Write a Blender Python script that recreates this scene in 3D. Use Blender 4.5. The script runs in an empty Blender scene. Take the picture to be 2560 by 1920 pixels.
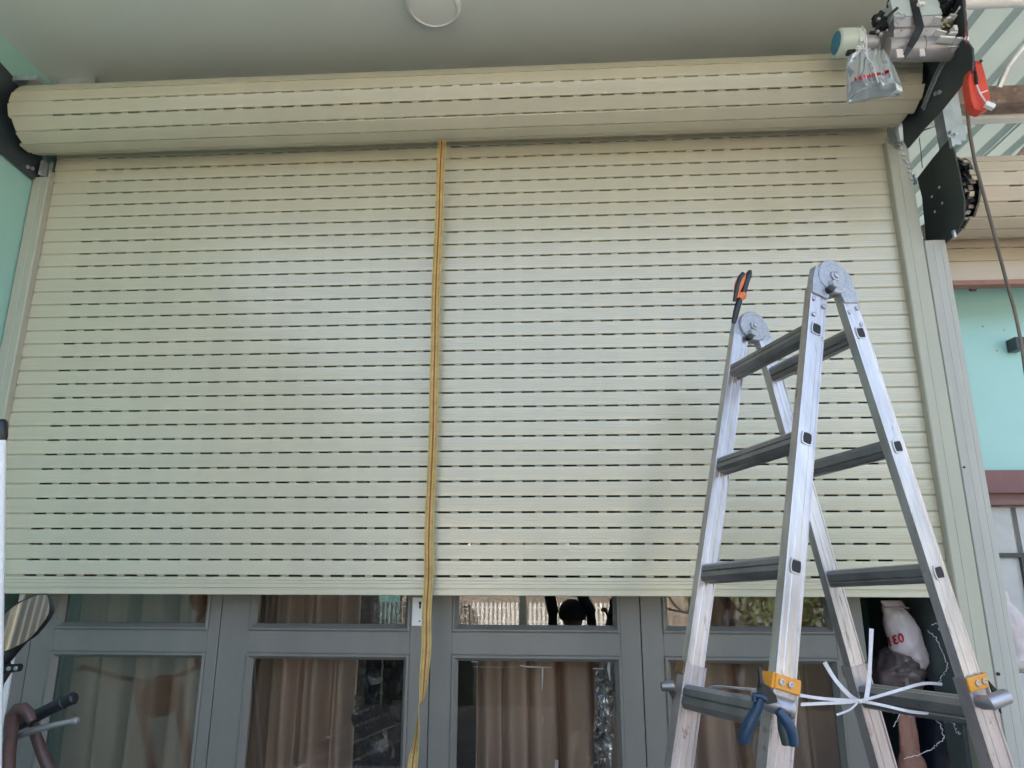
import bpy, bmesh, math, random
from math import sin, cos, pi, radians as R
from mathutils import Vector as V, noise, Matrix
random.seed(7)
SC = bpy.context.scene
COL = SC.collection

# ------------------------------------------------------------ camera
FPX = 1635.12                       # focal length in photograph pixels (2560 wide)
YAW, PITCH = 0.0561175, 0.2405535
CAM = V((0, -2.3753, 1.75))
FW = V((-sin(YAW)*cos(PITCH), cos(YAW)*cos(PITCH), sin(PITCH)))
RT = V((cos(YAW), sin(YAW), 0))
UP = RT.cross(FW)
cd = bpy.data.cameras.new('camera'); cam = bpy.data.objects.new('camera', cd); COL.objects.link(cam)
cd.sensor_width = 36; cd.lens = 36*FPX/2560; cd.clip_start = 0.02; cd.clip_end = 400
cam.matrix_world = Matrix(((RT.x, UP.x, -FW.x, CAM.x), (RT.y, UP.y, -FW.y, CAM.y), (RT.z, UP.z, -FW.z, CAM.z), (0, 0, 0, 1)))
SC.camera = cam
def at(px, py, x=None, y=None, z=None):
    """world point seen at a photograph pixel, on a given world plane"""
    v = FW + RT*((px-1280)/FPX) - UP*((py-960)/FPX)
    t = (x-CAM.x)/v.x if x is not None else (y-CAM.y)/v.y if y is not None else (z-CAM.z)/v.z
    return CAM + v*t

# ------------------------------------------------------------ world, sun, exposure
SUN_EL, SUN_AZ = R(36), R(-22)      # high sun behind the house: facade and porch lie in its shade
w = bpy.data.worlds.new('World'); SC.world = w; w.use_nodes = True
nt = w.node_tree; bg = nt.nodes['Background']
sky = nt.nodes.new('ShaderNodeTexSky'); sky.sky_type = 'NISHITA'; sky.sun_disc = False
sky.sun_elevation = SUN_EL; sky.sun_rotation = SUN_AZ; sky.air_density = 1.0; sky.dust_density = 9.0; sky.ozone_density = 0.0
nt.links.new(sky.outputs[0], bg.inputs[0]); bg.inputs[1].default_value = 0.15
sd = V((sin(SUN_AZ)*cos(SUN_EL), cos(SUN_AZ)*cos(SUN_EL), sin(SUN_EL)))
sl = bpy.data.lights.new('sun', 'SUN'); sl.energy = 4.0; sl.angle = R(0.6); sl.color = (1, 0.95, 0.87)
so = bpy.data.objects.new('sun', sl); COL.objects.link(so); so.rotation_euler = sd.to_track_quat('Z', 'Y').to_euler(); so.location = (4, 8, 12)
SC.view_settings.view_transform = 'Standard'; SC.view_settings.look = 'None'
SC.view_settings.gamma = 1; SC.view_settings.use_curve_mapping = False
SC.view_settings.exposure = 2.8
SC.render.engine = 'CYCLES'
SC.cycles.max_bounces = 10; SC.cycles.transparent_max_bounces = 16; SC.cycles.diffuse_bounces = 6

# ------------------------------------------------------------ materials
def mat(name, col, rough=0.5, metal=0.0, var=0.12, scale=6.0, bump=0.0, bscale=60.0, stretch=(1, 1, 1), spec=0.5, dirt=None, dscale=9.0, dthr=0.62, coat=0.0, trans=0.0, rvar=0.1, orand=0.0):
    m = bpy.data.materials.new(name); m.use_nodes = True; t = m.node_tree; N = t.nodes; L = t.links
    p = N['Principled BSDF']; tc = N.new('ShaderNodeTexCoord'); mp = N.new('ShaderNodeMapping'); mp.inputs['Scale'].default_value = stretch
    geo = N.new('ShaderNodeNewGeometry'); L.new(geo.outputs['Position'], mp.inputs['Vector'])
    n1 = N.new('ShaderNodeTexNoise'); n1.inputs['Scale'].default_value = scale; n1.inputs['Detail'].default_value = 6; n1.inputs['Roughness'].default_value = 0.6
    L.new(mp.outputs[0], n1.inputs['Vector'])
    mr = N.new('ShaderNodeMapRange'); mr.inputs[1].default_value = 0.3; mr.inputs[2].default_value = 0.7; mr.inputs[3].default_value = 1-var; mr.inputs[4].default_value = 1+var
    L.new(n1.outputs['Fac'], mr.inputs[0])
    mx = N.new('ShaderNodeVectorMath'); mx.operation = 'SCALE'; mx.inputs[0].default_value = col[:3]; L.new(mr.outputs[0], mx.inputs['Scale'])
    out = mx.outputs[0]
    if orand:                                   # each piece a touch lighter or darker than the next
        oi = N.new('ShaderNodeObjectInfo'); r3 = N.new('ShaderNodeMapRange'); r3.inputs[3].default_value = 1-orand; r3.inputs[4].default_value = 1+orand; L.new(oi.outputs['Random'], r3.inputs[0])
        m3 = N.new('ShaderNodeVectorMath'); m3.operation = 'SCALE'; L.new(out, m3.inputs[0]); L.new(r3.outputs[0], m3.inputs['Scale']); out = m3.outputs[0]
    if dirt:
        n2 = N.new('ShaderNodeTexNoise'); n2.inputs['Scale'].default_value = dscale; n2.inputs['Detail'].default_value = 8; n2.inputs['Roughness'].default_value = 0.75
        L.new(mp.outputs[0], n2.inputs['Vector'])
        r2 = N.new('ShaderNodeMapRange'); r2.inputs[1].default_value = dthr; r2.inputs[2].default_value = dthr+0.1; L.new(n2.outputs['Fac'], r2.inputs[0])
        mm = N.new('ShaderNodeMix'); mm.data_type = 'RGBA'; L.new(r2.outputs[0], mm.inputs[0]); L.new(out, mm.inputs[6]); mm.inputs[7].default_value = (*dirt, 1)
        out = mm.outputs[2]
    L.new(out, p.inputs['Base Color'])
    rr = N.new('ShaderNodeMapRange'); rr.inputs[3].default_value = max(0.02, rough-rvar); rr.inputs[4].default_value = min(1, rough+rvar); L.new(n1.outputs['Fac'], rr.inputs[0]); L.new(rr.outputs[0], p.inputs['Roughness'])
    p.inputs['Metallic'].default_value = metal; p.inputs['Specular IOR Level'].default_value = spec; p.inputs['Coat Weight'].default_value = coat
    if bump:
        n3 = N.new('ShaderNodeTexNoise'); n3.inputs['Scale'].default_value = bscale; n3.inputs['Detail'].default_value = 5; L.new(mp.outputs[0], n3.inputs['Vector'])
        b = N.new('ShaderNodeBump'); b.inputs['Strength'].default_value = bump; b.inputs['Distance'].default_value = 0.01; L.new(n3.outputs['Fac'], b.inputs['Height']); L.new(b.outputs[0], p.inputs['Normal'])
    if trans:
        o = N['Material Output']; tl = N.new('ShaderNodeBsdfTranslucent'); L.new(out, tl.inputs[0])
        ms = N.new('ShaderNodeMixShader'); ms.inputs[0].default_value = trans; L.new(p.outputs[0], ms.inputs[1]); L.new(tl.outputs[0], ms.inputs[2]); L.new(ms.outputs[0], o.inputs[0])
    return m
def film(name, tint, k, rough=0.0, ior=1.5, extra=0.0, haze=0.0, hc=(0.75, 0.78, 0.8)):
    """thin clear sheet: transparent plus mirror reflection by the Fresnel law"""
    m = bpy.data.materials.new(name); m.use_nodes = True; t = m.node_tree; N = t.nodes; L = t.links; N.remove(N['Principled BSDF'])
    o = N['Material Output']; tr = N.new('ShaderNodeBsdfTransparent'); tr.inputs[0].default_value = (*tint, 1)
    gl = N.new('ShaderNodeBsdfGlossy'); gl.inputs['Roughness'].default_value = rough
    fr = N.new('ShaderNodeFresnel'); fr.inputs[0].default_value = ior
    mu = N.new('ShaderNodeMath'); mu.operation = 'MULTIPLY_ADD'; mu.inputs[1].default_value = k; mu.inputs[2].default_value = extra; mu.use_clamp = True; L.new(fr.outputs[0], mu.inputs[0])
    ms = N.new('ShaderNodeMixShader'); L.new(mu.outputs[0], ms.inputs[0]); src = tr.outputs[0]
    if haze:
        df = N.new('ShaderNodeBsdfDiffuse'); df.inputs[0].default_value = (*hc, 1); tl = N.new('ShaderNodeBsdfTranslucent'); tl.inputs[0].default_value = (*hc, 1)
        md = N.new('ShaderNodeMixShader'); md.inputs[0].default_value = 0.5; L.new(df.outputs[0], md.inputs[1]); L.new(tl.outputs[0], md.inputs[2])
        mh = N.new('ShaderNodeMixShader'); mh.inputs[0].default_value = haze; L.new(src, mh.inputs[1]); L.new(md.outputs[0], mh.inputs[2]); src = mh.outputs[0]
    L.new(src, ms.inputs[1]); L.new(gl.outputs[0], ms.inputs[2]); L.new(ms.outputs[0], o.inputs[0])
    return m
M = dict(
 shutter=mat('shutter_paint', (0.575, 0.535, 0.40), 0.23, var=0.03, scale=1.5, stretch=(5, 1, .5), rvar=0.015, spec=0.9, orand=0.03),
 shutter_b=mat('shutter_paint_beige', (0.56, 0.47, 0.35), 0.4, var=0.04, scale=3),
 rail=mat('rail_paint', (0.45, 0.44, 0.35), 0.38, var=0.05, scale=5, stretch=(3, 1, .4), dirt=(0.3, 0.28, 0.22), dthr=0.7),
 rail_g=mat('rail_grey_paint', (0.46, 0.45, 0.40), 0.42, var=0.06, scale=5, stretch=(6, 1, .3), dirt=(0.3, 0.28, 0.24), dthr=0.7),
 mint=mat('mint_wall_paint', (0.36, 0.62, 0.54), 0.65, var=0.05, scale=1.6, bump=0.12, bscale=25, dirt=(0.42, 0.68, 0.6), dscale=3.1, dthr=0.66),
 mint_b=mat('mint_neighbour_paint', (0.42, 0.70, 0.66), 0.65, var=0.05, scale=2, bump=0.12, bscale=25, dirt=(0.6, 0.75, 0.7), dscale=7, dthr=0.72),
 ceil=mat('ceiling_paint', (0.76, 0.79, 0.75), 0.35, var=0.03, scale=1.2, bump=0.05, bscale=20, rvar=0.05),
 door=mat('door_grey_paint', (0.195, 0.188, 0.168), 0.33, var=0.06, scale=4, stretch=(3, 1, .5), bump=0.03, bscale=90),
 plate=mat('dark_steel_plate', (0.045, 0.058, 0.066), 0.42, var=0.25, scale=7, dirt=(0.09, 0.1, 0.1), dthr=0.68),
 plate_g=mat('charcoal_steel', (0.05, 0.062, 0.058), 0.5, var=0.2, scale=9, dirt=(0.12, 0.13, 0.12), dthr=0.7),
 galv=mat('galvanised_steel', (0.62, 0.65, 0.68), 0.38, 0.75, var=0.2, scale=14, bump=0.1),
 alu=mat('worn_aluminium', (0.52, 0.49, 0.49), 0.33, 0.8, var=0.25, scale=16, stretch=(1, 1, .22), bump=0.12, bscale=55, dirt=(0.20, 0.17, 0.16), dscale=34, dthr=0.595),
 alu_d=mat('dirty_aluminium', (0.42, 0.375, 0.37), 0.42, 0.65, var=0.25, scale=13, stretch=(1, 1, .55), bump=0.15, bscale=50, dirt=(0.17, 0.11, 0.10), dscale=26, dthr=0.575),
 rung=mat('rung_aluminium', (0.25, 0.25, 0.255), 0.32, 0.75, var=0.2, scale=12, bump=0.08, dirt=(0.07, 0.06, 0.06), dthr=0.62, dscale=20),
 cast=mat('speckled_cast_metal', (0.44, 0.45, 0.49), 0.42, 0.6, var=0.2, scale=150, bump=0.3, bscale=260),
 steel=mat('bright_steel', (0.45, 0.43, 0.45), 0.42, 0.9, var=0.15, scale=20),
 dark=mat('dark_hole', (0.012, 0.012, 0.014), 0.6),
 black=mat('black_plastic', (0.014, 0.015, 0.019), 0.33, var=0.3, scale=15),
 blackfilm=mat('black_polythene', (0.012, 0.015, 0.017), 0.18, var=0.3, bump=0.5, bscale=22),
 white=mat('white_plastic', (0.85, 0.85, 0.84), 0.4, var=0.05),
 cream=mat('cream_enamel', (0.62, 0.68, 0.60), 0.3, var=0.08, scale=12, dirt=(0.4, 0.42, 0.36), dthr=0.7),
 greyp=mat('grey_pink_paint', (0.43, 0.405, 0.41), 0.33, 0.35, var=0.1, scale=15),
 box=mat('pale_blue_housing', (0.60, 0.70, 0.73), 0.35, 0.1, var=0.05, scale=10, dirt=(0.3, 0.36, 0.38), dthr=0.72, dscale=30),
 blue=mat('blue_sticker', (0.05, 0.25, 0.38), 0.4, var=0.3, scale=60),
 label=mat('white_label', (0.8, 0.74, 0.73), 0.5),
 brass=mat('brass', (0.28, 0.24, 0.15), 0.35, 0.8),
 yellow=mat('yellow_webbing', (0.62, 0.43, 0.16), 0.75, var=0.22, scale=22, bump=0.5, bscale=350, dirt=(0.38, 0.28, 0.11), dthr=0.62, dscale=16),
 olive_web=mat('olive_webbing_line', (0.44, 0.34, 0.10), 0.8, var=0.3, scale=30, bump=0.5, bscale=350),
 redline=mat('red_webbing_stripe', (0.37, 0.11, 0.04), 0.75, var=0.25, scale=40, bump=0.5, bscale=350),
 orange=mat('orange_red_plastic', (0.72, 0.07, 0.035), 0.35, var=0.15, scale=14, dirt=(0.4, 0.05, 0.03), dthr=0.66),
 clamp=mat('orange_clamp_paint', (0.72, 0.30, 0.03), 0.4, var=0.15, scale=40, dirt=(0.25, 0.1, 0.03), dscale=60),
 rusty=mat('rusty_clamp_paint', (0.16, 0.09, 0.035), 0.6, var=0.4, scale=50, dirt=(0.35, 0.17, 0.03), dscale=50),
 handle=mat('orange_rubber', (0.75, 0.19, 0.06), 0.5, var=0.15),
 blueh=mat('blue_rubber_grip', (0.012, 0.045, 0.095), 0.35, var=0.25),
 redpipe=mat('dark_red_wire', (0.26, 0.04, 0.06), 0.4, var=0.2),
 strap=mat('white_packing_strap', (0.74, 0.72, 0.74), 0.35, var=0.1, scale=30),
 curtain=mat('brown_curtain_cloth', (0.50, 0.335, 0.245), 0.75, var=0.15, scale=3, stretch=(2, 2, .3), bump=0.2, bscale=220, trans=0.12),
 maroon=mat('maroon_moulding_paint', (0.22, 0.10, 0.095), 0.45, var=0.1, scale=10),
 roof=mat('translucent_roof_sheet', (0.34, 0.41, 0.40), 0.45, var=0.06, scale=3, trans=0.07, dirt=(0.45, 0.45, 0.42), dthr=0.68, dscale=5),
 beige_sheet=mat('beige_sheet_metal', (0.27, 0.255, 0.21), 0.5, var=0.1, scale=4, dirt=(0.2, 0.17, 0.13), dthr=0.66),
 timber=mat('weathered_timber', (0.27, 0.19, 0.16), 0.8, var=0.45, scale=14, bump=0.5, bscale=30, dirt=(0.6, 0.52, 0.47), dthr=0.58, dscale=18),
 offwhite=mat('offwhite_panel', (0.56, 0.56, 0.54), 0.5, var=0.12, scale=8, dirt=(0.3, 0.3, 0.3), dthr=0.66),
 cable=mat('grey_cable', (0.17, 0.14, 0.12), 0.5, var=0.1),
 sack=mat('white_polythene_sack', (0.78, 0.69, 0.69), 0.35, var=0.08, scale=9, bump=0.25, bscale=25, trans=0.15),
 sackd=mat('dirty_brown_sack', (0.12, 0.09, 0.085), 0.4, var=0.4, scale=12, bump=0.5, bscale=20),
 cloth=mat('peach_cloth', (0.36, 0.18, 0.13), 0.7, var=0.2, scale=8, bump=0.3, bscale=30),
 redp=mat('red_print', (0.55, 0.03, 0.045), 0.5),
 navy=mat('navy_polythene', (0.008, 0.012, 0.022), 0.35, var=0.3, bump=0.3, bscale=12),
 hose=mat('brown_rubber_hose', (0.085, 0.042, 0.038), 0.38, var=0.25, scale=20),
 olive=mat('olive_enamel', (0.16, 0.14, 0.045), 0.35, var=0.2),
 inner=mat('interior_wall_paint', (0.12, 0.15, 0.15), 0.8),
 tile=mat('porch_floor_tile', (0.27, 0.25, 0.23), 0.35, var=0.15, scale=7),
 asphalt=mat('asphalt', (0.13, 0.128, 0.12), 0.9, var=0.3, scale=30, bump=0.4),
 kerb=mat('concrete', (0.38, 0.37, 0.34), 0.85, var=0.15, scale=12, bump=0.3),
 plaster=mat('cream_plaster', (0.20, 0.18, 0.16), 0.85, var=0.1, scale=3),
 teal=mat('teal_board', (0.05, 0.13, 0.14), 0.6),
 signy=mat('yellow_board', (0.75, 0.6, 0.05), 0.5),
 leaf=mat('leaf_green', (0.045, 0.085, 0.025), 0.6, var=0.4, scale=3, trans=0.2),
 reflection_tree_bark=mat('reflection_tree_bark', (0.12, 0.09, 0.06), 0.9, var=0.3, bump=0.5),
 skin=mat('skin', (0.42, 0.25, 0.17), 0.55, var=0.08),
 shirt=mat('dark_cloth', (0.018, 0.018, 0.024), 0.8, var=0.3),
 glass=film('window_glass', (0.93, 0.94, 0.93), 1.35),
 clear=film('clear_polythene', (0.90, 0.93, 0.95), 1.0, rough=0.2, haze=0.10),
 clearb=film('grey_polythene_bag', (0.70, 0.74, 0.77), 0.8, rough=0.33, haze=0.6, hc=(.36, .41, .43)),
 mirror=mat('mirror_silver', (0.62, 0.65, 0.62), 0.03, 1.0, var=0.02, rvar=0.0),
 diffuser=mat('opal_diffuser', (0.85, 0.85, 0.83), 0.3, var=0.02),
)

# ------------------------------------------------------------ mesh helpers
WL = {}
class MB:
    def __init__(s): s.v = []; s.f = []; s.mi = []; s.m = []; s.cur = 0; s.g = []
    def use(s, m):
        if m not in s.m: s.m.append(m)
        s.cur = s.m.index(m); return s
    def add(s, vs, fs):
        s.g.append((vs, fs)); o = len(s.v); s.v += [V(a) for a in vs]; s.f += [tuple(i+o for i in f) for f in fs]; s.mi += [s.cur]*len(fs); return s
    def box(s, a, b):
        (x0, y0, z0), (x1, y1, z1) = a, b
        x0, x1 = min(x0, x1), max(x0, x1); y0, y1 = min(y0, y1), max(y0, y1); z0, z1 = min(z0, z1), max(z0, z1)
        return s.add([(x0, y0, z0), (x1, y0, z0), (x1, y1, z0), (x0, y1, z0), (x0, y0, z1), (x1, y0, z1), (x1, y1, z1), (x0, y1, z1)],
                     [(0, 3, 2, 1), (4, 5, 6, 7), (0, 1, 5, 4), (1, 2, 6, 5), (2, 3, 7, 6), (3, 0, 4, 7)])
    def obox(s, c, ax, ay, az, hx, hy, hz):
        c = V(c); vs = [c+ax*(sx*hx)+ay*(sy*hy)+az*(sz*hz) for sz in (-1, 1) for sx, sy in ((-1, -1), (1, -1), (1, 1), (-1, 1))]
        return s.add(vs, [(0, 3, 2, 1), (4, 5, 6, 7), (0, 1, 5, 4), (1, 2, 6, 5), (2, 3, 7, 6), (3, 0, 4, 7)])
    def sweep(s, prof, a, b, u, v, cap=True, prof2=None):
        """closed profile [(p,q)] in axes u,v swept from a to b"""
        a, b = V(a), V(b); n = len(prof); p2 = prof2 or prof
        vs = [a+u*p+v*q for p, q in prof]+[b+u*p+v*q for p, q in p2]
        fs = [(i, (i+1) % n, n+(i+1) % n, n+i) for i in range(n)]
        if cap: fs += [tuple(range(n))[::-1], tuple(range(n, 2*n))]
        return s.add(vs, fs)
    def tube(s, pts, r, n=10, cap=True):
        pts = [V(p) for p in pts]; k = len(pts); rs = r if isinstance(r, (list, tuple)) else [r]*k
        t0 = (pts[1]-pts[0]).normalized(); nr = t0.orthogonal().normalized(); vs = []; fs = []
        for i, p in enumerate(pts):
            t = (pts[min(i+1, k-1)]-pts[max(i-1, 0)]).normalized()
            nr = (nr-t*nr.dot(t)).normalized(); bn = t.cross(nr)
            vs += [p+(nr*cos(2*pi*j/n)+bn*sin(2*pi*j/n))*rs[i] for j in range(n)]
        for i in range(k-1):
            for j in range(n):
                fs.append((i*n+j, i*n+(j+1) % n, (i+1)*n+(j+1) % n, (i+1)*n+j))
        if cap: fs += [tuple(range(n))[::-1], tuple(range((k-1)*n, k*n))]
        return s.add(vs, fs)
    def cyl(s, a, b, r, n=24, r2=None): return s.tube([a, b], [r, r2 if r2 is not None else r], n)
    def lathe(s, c, ax, prof, n=32):
        """prof [(t along axis, radius)]"""
        ax = V(ax).normalized(); u = ax.orthogonal().normalized(); v = ax.cross(u); c = V(c); vs = []; fs = []
        for t, r in prof: vs += [c+ax*t+(u*cos(2*pi*j/n)+v*sin(2*pi*j/n))*max(r, 1e-5) for j in range(n)]
        for i in range(len(prof)-1):
            for j in range(n): fs.append((i*n+j, i*n+(j+1) % n, (i+1)*n+(j+1) % n, (i+1)*n+j))
        fs += [tuple(range(n))[::-1], tuple(range((len(prof)-1)*n, len(prof)*n))]
        return s.add(vs, fs)
    def poly(s, pts, d):
        """flat outline given depth d (vector)"""
        n = len(pts); vs = [V(p) for p in pts]+[V(p)+V(d) for p in pts]
        return s.add(vs, [tuple(range(n))[::-1], tuple(range(n, 2*n))]+[(i, (i+1) % n, n+(i+1) % n, n+i) for i in range(n)])
    def grid(s, fn, nu, nv, closed=False):
        vs = [fn(i/nu, j/nv) for j in range(nv+1) for i in range(nu+1)]
        return s.add(vs, [(j*(nu+1)+i, j*(nu+1)+i+1, (j+1)*(nu+1)+i+1, (j+1)*(nu+1)+i) for j in range(nv) for i in range(nu)])
    def ribbon(s, pts, wids, thick=0.0016):
        """pts centre line, wids half-width vectors"""
        k = len(pts); vs = []
        for i in range(k):
            p = V(pts[i]); w_ = V(wids[i]); t = (V(pts[min(i+1, k-1)])-V(pts[max(i-1, 0)])).normalized(); nn = t.cross(w_).normalized()*thick/2
            vs += [p-w_-nn, p+w_-nn, p+w_+nn, p-w_+nn]
        fs = []
        for i in range(k-1):
            for j in range(4): fs.append((i*4+j, i*4+(j+1) % 4, i*4+4+(j+1) % 4, i*4+4+j))
        fs += [(3, 2, 1, 0), (k*4-4, k*4-3, k*4-2, k*4-1)]
        return s.add(vs, fs)
    def split(s, name, m, parent, **k):
        return [MB().add(vs, fs).build(name, m, parent, **k) for vs, fs in s.g]
    def build(s, name, m=None, parent=None, loc=None, smooth=False, recalc=True):
        base = WL.get(parent.name, V((0, 0, 0))) if parent else (V(loc) if loc is not None else V((0, 0, 0)))
        if loc is not None and parent: base = V((0, 0, 0))
        me = bpy.data.meshes.new(name); me.from_pydata([tuple(a-base) for a in s.v], [], s.f)
        mats = s.m if s.m else [m]
        for q in mats: me.materials.append(M[q] if isinstance(q, str) else q)
        me.polygons.foreach_set('material_index', s.mi)
        if recalc:
            bm = bmesh.new(); bm.from_mesh(me); bmesh.ops.recalc_face_normals(bm, faces=bm.faces); bm.to_mesh(me); bm.free()
        if smooth:
            me.polygons.foreach_set('use_smooth', [True]*len(me.polygons))
            try: me.set_sharp_from_angle(angle=R(smooth if smooth is not True else 40))
            except Exception: pass
        o = bpy.data.objects.new(name, me); COL.objects.link(o)
        if parent:
            o.parent = parent; WL[o.name] = base
            if loc is not None: o.location = loc; WL[o.name] = V((0, 0, 0))
        else: o.location = base; WL[o.name] = base
        return o
def tag(o, label=None, cat=None, group=None, kind=None):
    for k, v in (('label', label), ('category', cat), ('group', group), ('kind', kind)):
        if v: o[k] = v
    return o
def thing(name, loc, label, cat, group=None):
    o = bpy.data.objects.new(name, None); COL.objects.link(o); o.location = loc; o.empty_display_size = 0.05; WL[o.name] = V(loc)
    return tag(o, label, cat, group)
def bevel(o, wd, seg=2):
    b = o.modifiers.new('bevel', 'BEVEL'); b.width = wd; b.segments = seg; b.limit_method = 'ANGLE'; b.angle_limit = R(40); return o
def text_pts(s, size):
    cu = bpy.data.curves.new('t', 'FONT'); cu.body = s; cu.size = size; cu.offset = size*0.035; cu.align_x = 'CENTER'; cu.resolution_u = 3
    ob = bpy.data.objects.new('t', cu); COL.objects.link(ob); dg = bpy.context.evaluated_depsgraph_get(); dg.update()
    me = bpy.data.meshes.new_from_object(ob.evaluated_get(dg)); vs = [tuple(v.co) for v in me.vertices]; fs = [tuple(p.vertices) for p in me.polygons]
    COL.objects.unlink(ob); bpy.data.objects.remove(ob); bpy.data.curves.remove(cu); bpy.data.meshes.remove(me); return vs, fs
X_, Y_, Z_ = V((1, 0, 0)), V((0, 1, 0)), V((0, 0, 1))
CEIL = 3.713
XL, XR = -2.093, 1.362              # shutter curtain ends
Z0, PIT = 1.6417, 0.055             # lowest slot line, slat pitch
DY = 0.12                           # front face of the glazed doors

# ============================================================ SETTING
mb = MB()
for i in range(-7, 8):
    for j in range(-6, 3):
        x0, y0 = i*0.5-0.1, j*0.5
        mb.box((x0+0.002, y0+0.002, -0.02), (x0+0.498, y0+0.498, 0))
fl = MB().box((-3.6, -3.2, -0.14), (5.4, 4.4, -0.006)).build('porch_floor', 'kerb'); tag(fl, kind='structure')
t = mb.build('tile', 'tile', fl); t['kind'] = 'stuff'
tag(MB().add([(-60, -60, -0.15), (60, -60, -0.15), (60, 60, -0.15), (-60, 60, -0.15)], [(0, 1, 2, 3)]).build('ground', 'asphalt'), kind='structure')
tag(MB().box((-60, -8.2, -0.146), (60, -3.21, -0.14)).build('road', 'asphalt'), kind='structure')
tag(MB().box((-60, -10.5, -0.15), (60, -8.2, -0.02)).build('pavement', 'kerb'), kind='structure')
tag(MB().box((-2.4, -1.55, CEIL), (1.42, 4.2, CEIL+0.16)).build('ceiling', 'ceil'), kind='structure')
# mint side wall, running from the door out past the photographer
wl = MB().box((-2.35, -1.6, 0), (-2.147, 4.2, CEIL)).build('side_wall', 'mint')
tag(wl, 'mint green painted side wall at the left end of the large roller shutter', 'wall')
bw = thing('sky_block_fence', (-2.3, -5, 0), 'beige corrugated metal fence beyond the mint wall, raised to block left sky, caught in the motorbike mirror', 'fence')  # mirror shows its ribs; extra height and length added to shut out left sky
for k in range(5):
    m_ = MB(); y0 = -1.585-k*.95; cols = [(0, 0), (.05, 0), (.07, .03), (.10, .03), (.12, 0)]
    pts = [(y0-c*.12-a, -2.30+b) for c in range(8) for a, b in cols[:4]]
    for (ya, xa), (yb_, xb_) in zip(pts, pts[1:]): m_.add([(xa, ya, -.16), (xb_, yb_, -.16), (xb_, yb_, 3.5), (xa, ya, 3.5), (xa-.004, ya, -.16), (xb_-.004, yb_, -.16), (xb_-.004, yb_, 3.5), (xa-.004, ya, 3.5)], [(0, 1, 2, 3), (7, 6, 5, 4), (3, 2, 6, 7)])
    m_.build('fence_sheet', 'beige_sheet', bw, recalc=False)
# room behind the glazed doors
rm = thing('room_wall', (0, 0.4, 0), 'dark unlit room walls behind the grey glazed doors', 'wall')
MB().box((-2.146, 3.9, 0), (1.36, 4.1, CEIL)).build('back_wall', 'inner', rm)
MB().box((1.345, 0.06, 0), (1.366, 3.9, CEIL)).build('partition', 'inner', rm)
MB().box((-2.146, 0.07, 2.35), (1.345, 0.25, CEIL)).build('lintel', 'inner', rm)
# ---- neighbouring bay at right
nw = thing('neighbour_wall', (1.6, 0.3, 0), 'mint wall with a maroon moulding under the beige roller shutter', 'wall')
MB().box((1.37, 0.30, 2.03), (4.6, 0.45, 2.98)).build('plaster_face', 'mint_b', nw)
zt, zb = at(2480, 1198, y=0.27).z, at(2480, 1262, y=0.27).z
MB().box((1.37, 0.27, zb+0.05), (4.6, 0.45, 2.03)).box((1.37, 0.255, zb+0.045), (4.6, 0.45, zb+0.052)).box((1.37, 0.262, zb), (4.6, 0.45, zb+0.018)).box((1.37, 0.285, zb+0.018), (4.6, 0.45, zb+0.045)).build('moulding', 'maroon', nw)
zs = [zb, at(2520, 1388, y=.3).z, 1.30, 0.55, 0.0]
MB().box((1.37, 0.33, 0), (4.6, 0.45, zb)).build('panel_backing', 'rail_g', nw)
xs = [1.39, at(2548, 1340, y=.3).x, 2.3, 2.85, 3.4, 3.95, 4.5]
for i in range(len(xs)-1):
    for j in range(len(zs)-1):
        MB().box((xs[i]+0.008, 0.305, zs[j+1]+0.008), (xs[i+1]-0.014, 0.33, zs[j]-0.008)).build('panel', 'offwhite', nw)
MB().box((xs[1]-0.014, 0.29, 0), (xs[1]+0.004, 0.304, zs[1]-0.006)).box((xs[1]-0.12, 0.288, zs[1]-0.008), (4.6, 0.304, zs[1]+0.008)).split('glazing_bar', 'plate_g', nw)
for px, py in ((2458, 815), (2511, 824), (2493, 875), (2452, 1145)):
    p = at(px, py, y=0.299)
    MB().lathe(p, -Y_, [(0, .006), (.002, .005), (.0025, .001)], 10).build('plaster_patch', 'offwhite', nw)
# corrugated roof sheet of the next bay, its ribs running towards the street
rf = thing('corrugated_roof', (2.8, -1, 3.78), 'pale translucent corrugated roof sheets over the neighbouring bay', 'roof')
def roof_z(x, y):
    c = ((x-1.43) % 0.15)/0.15
    h = 0.0 if c < 0.55 else 0.028*min(1, (c-0.55)/0.12) if c < 0.83 else 0.028*max(0, 1-(c-0.83)/0.12)
    return 3.79-0.03*(y+1)*0.6+h
for k in range(4):
    xa = 1.43+k*0.9; xb = xa+0.915; cols = sorted({xa, xb} | {1.43+i*0.15+d for i in range(0, 32) for d in (0, .0825, .1005, .1245, .1425) if xa < 1.43+i*0.15+d < xb})
    mb = MB(); dz = 0.003*(k % 2)
    for y0, y1 in ((-1.7, -.3), (-.3, 0.9), (0.9, 3.0)):
        for a, b in zip(cols, cols[1:]):
            mb.add([(a, y0, roof_z(a+1e-5, y0)+dz), (b, y0, roof_z(b-1e-5, y0)+dz), (b, y1, roof_z(b-1e-5, y1)+dz), (a, y1, roof_z(a+1e-5, y1)+dz)], [(0, 1, 2, 3)])
    mb.build('roof_sheet', 'roof', rf, recalc=False)
yb = at(2500, 245, z=3.66).y
MB().box((1.45, yb-0.03, 3.615), (5.0, yb+0.05, 3.70)).build('purlin', 'timber', rf)
MB().box((1.45, yb+0.06, 3.60), (5.0, yb+0.10, 3.66)).build('batten', 'white', rf)
p0 = at(2400, 6, z=3.72); MB().tube([(1.45, p0.y, 3.715), (5.0, p0.y, 3.715)], 0.022, 14).build('roof_pipe', 'white', rf, smooth=True)
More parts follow.
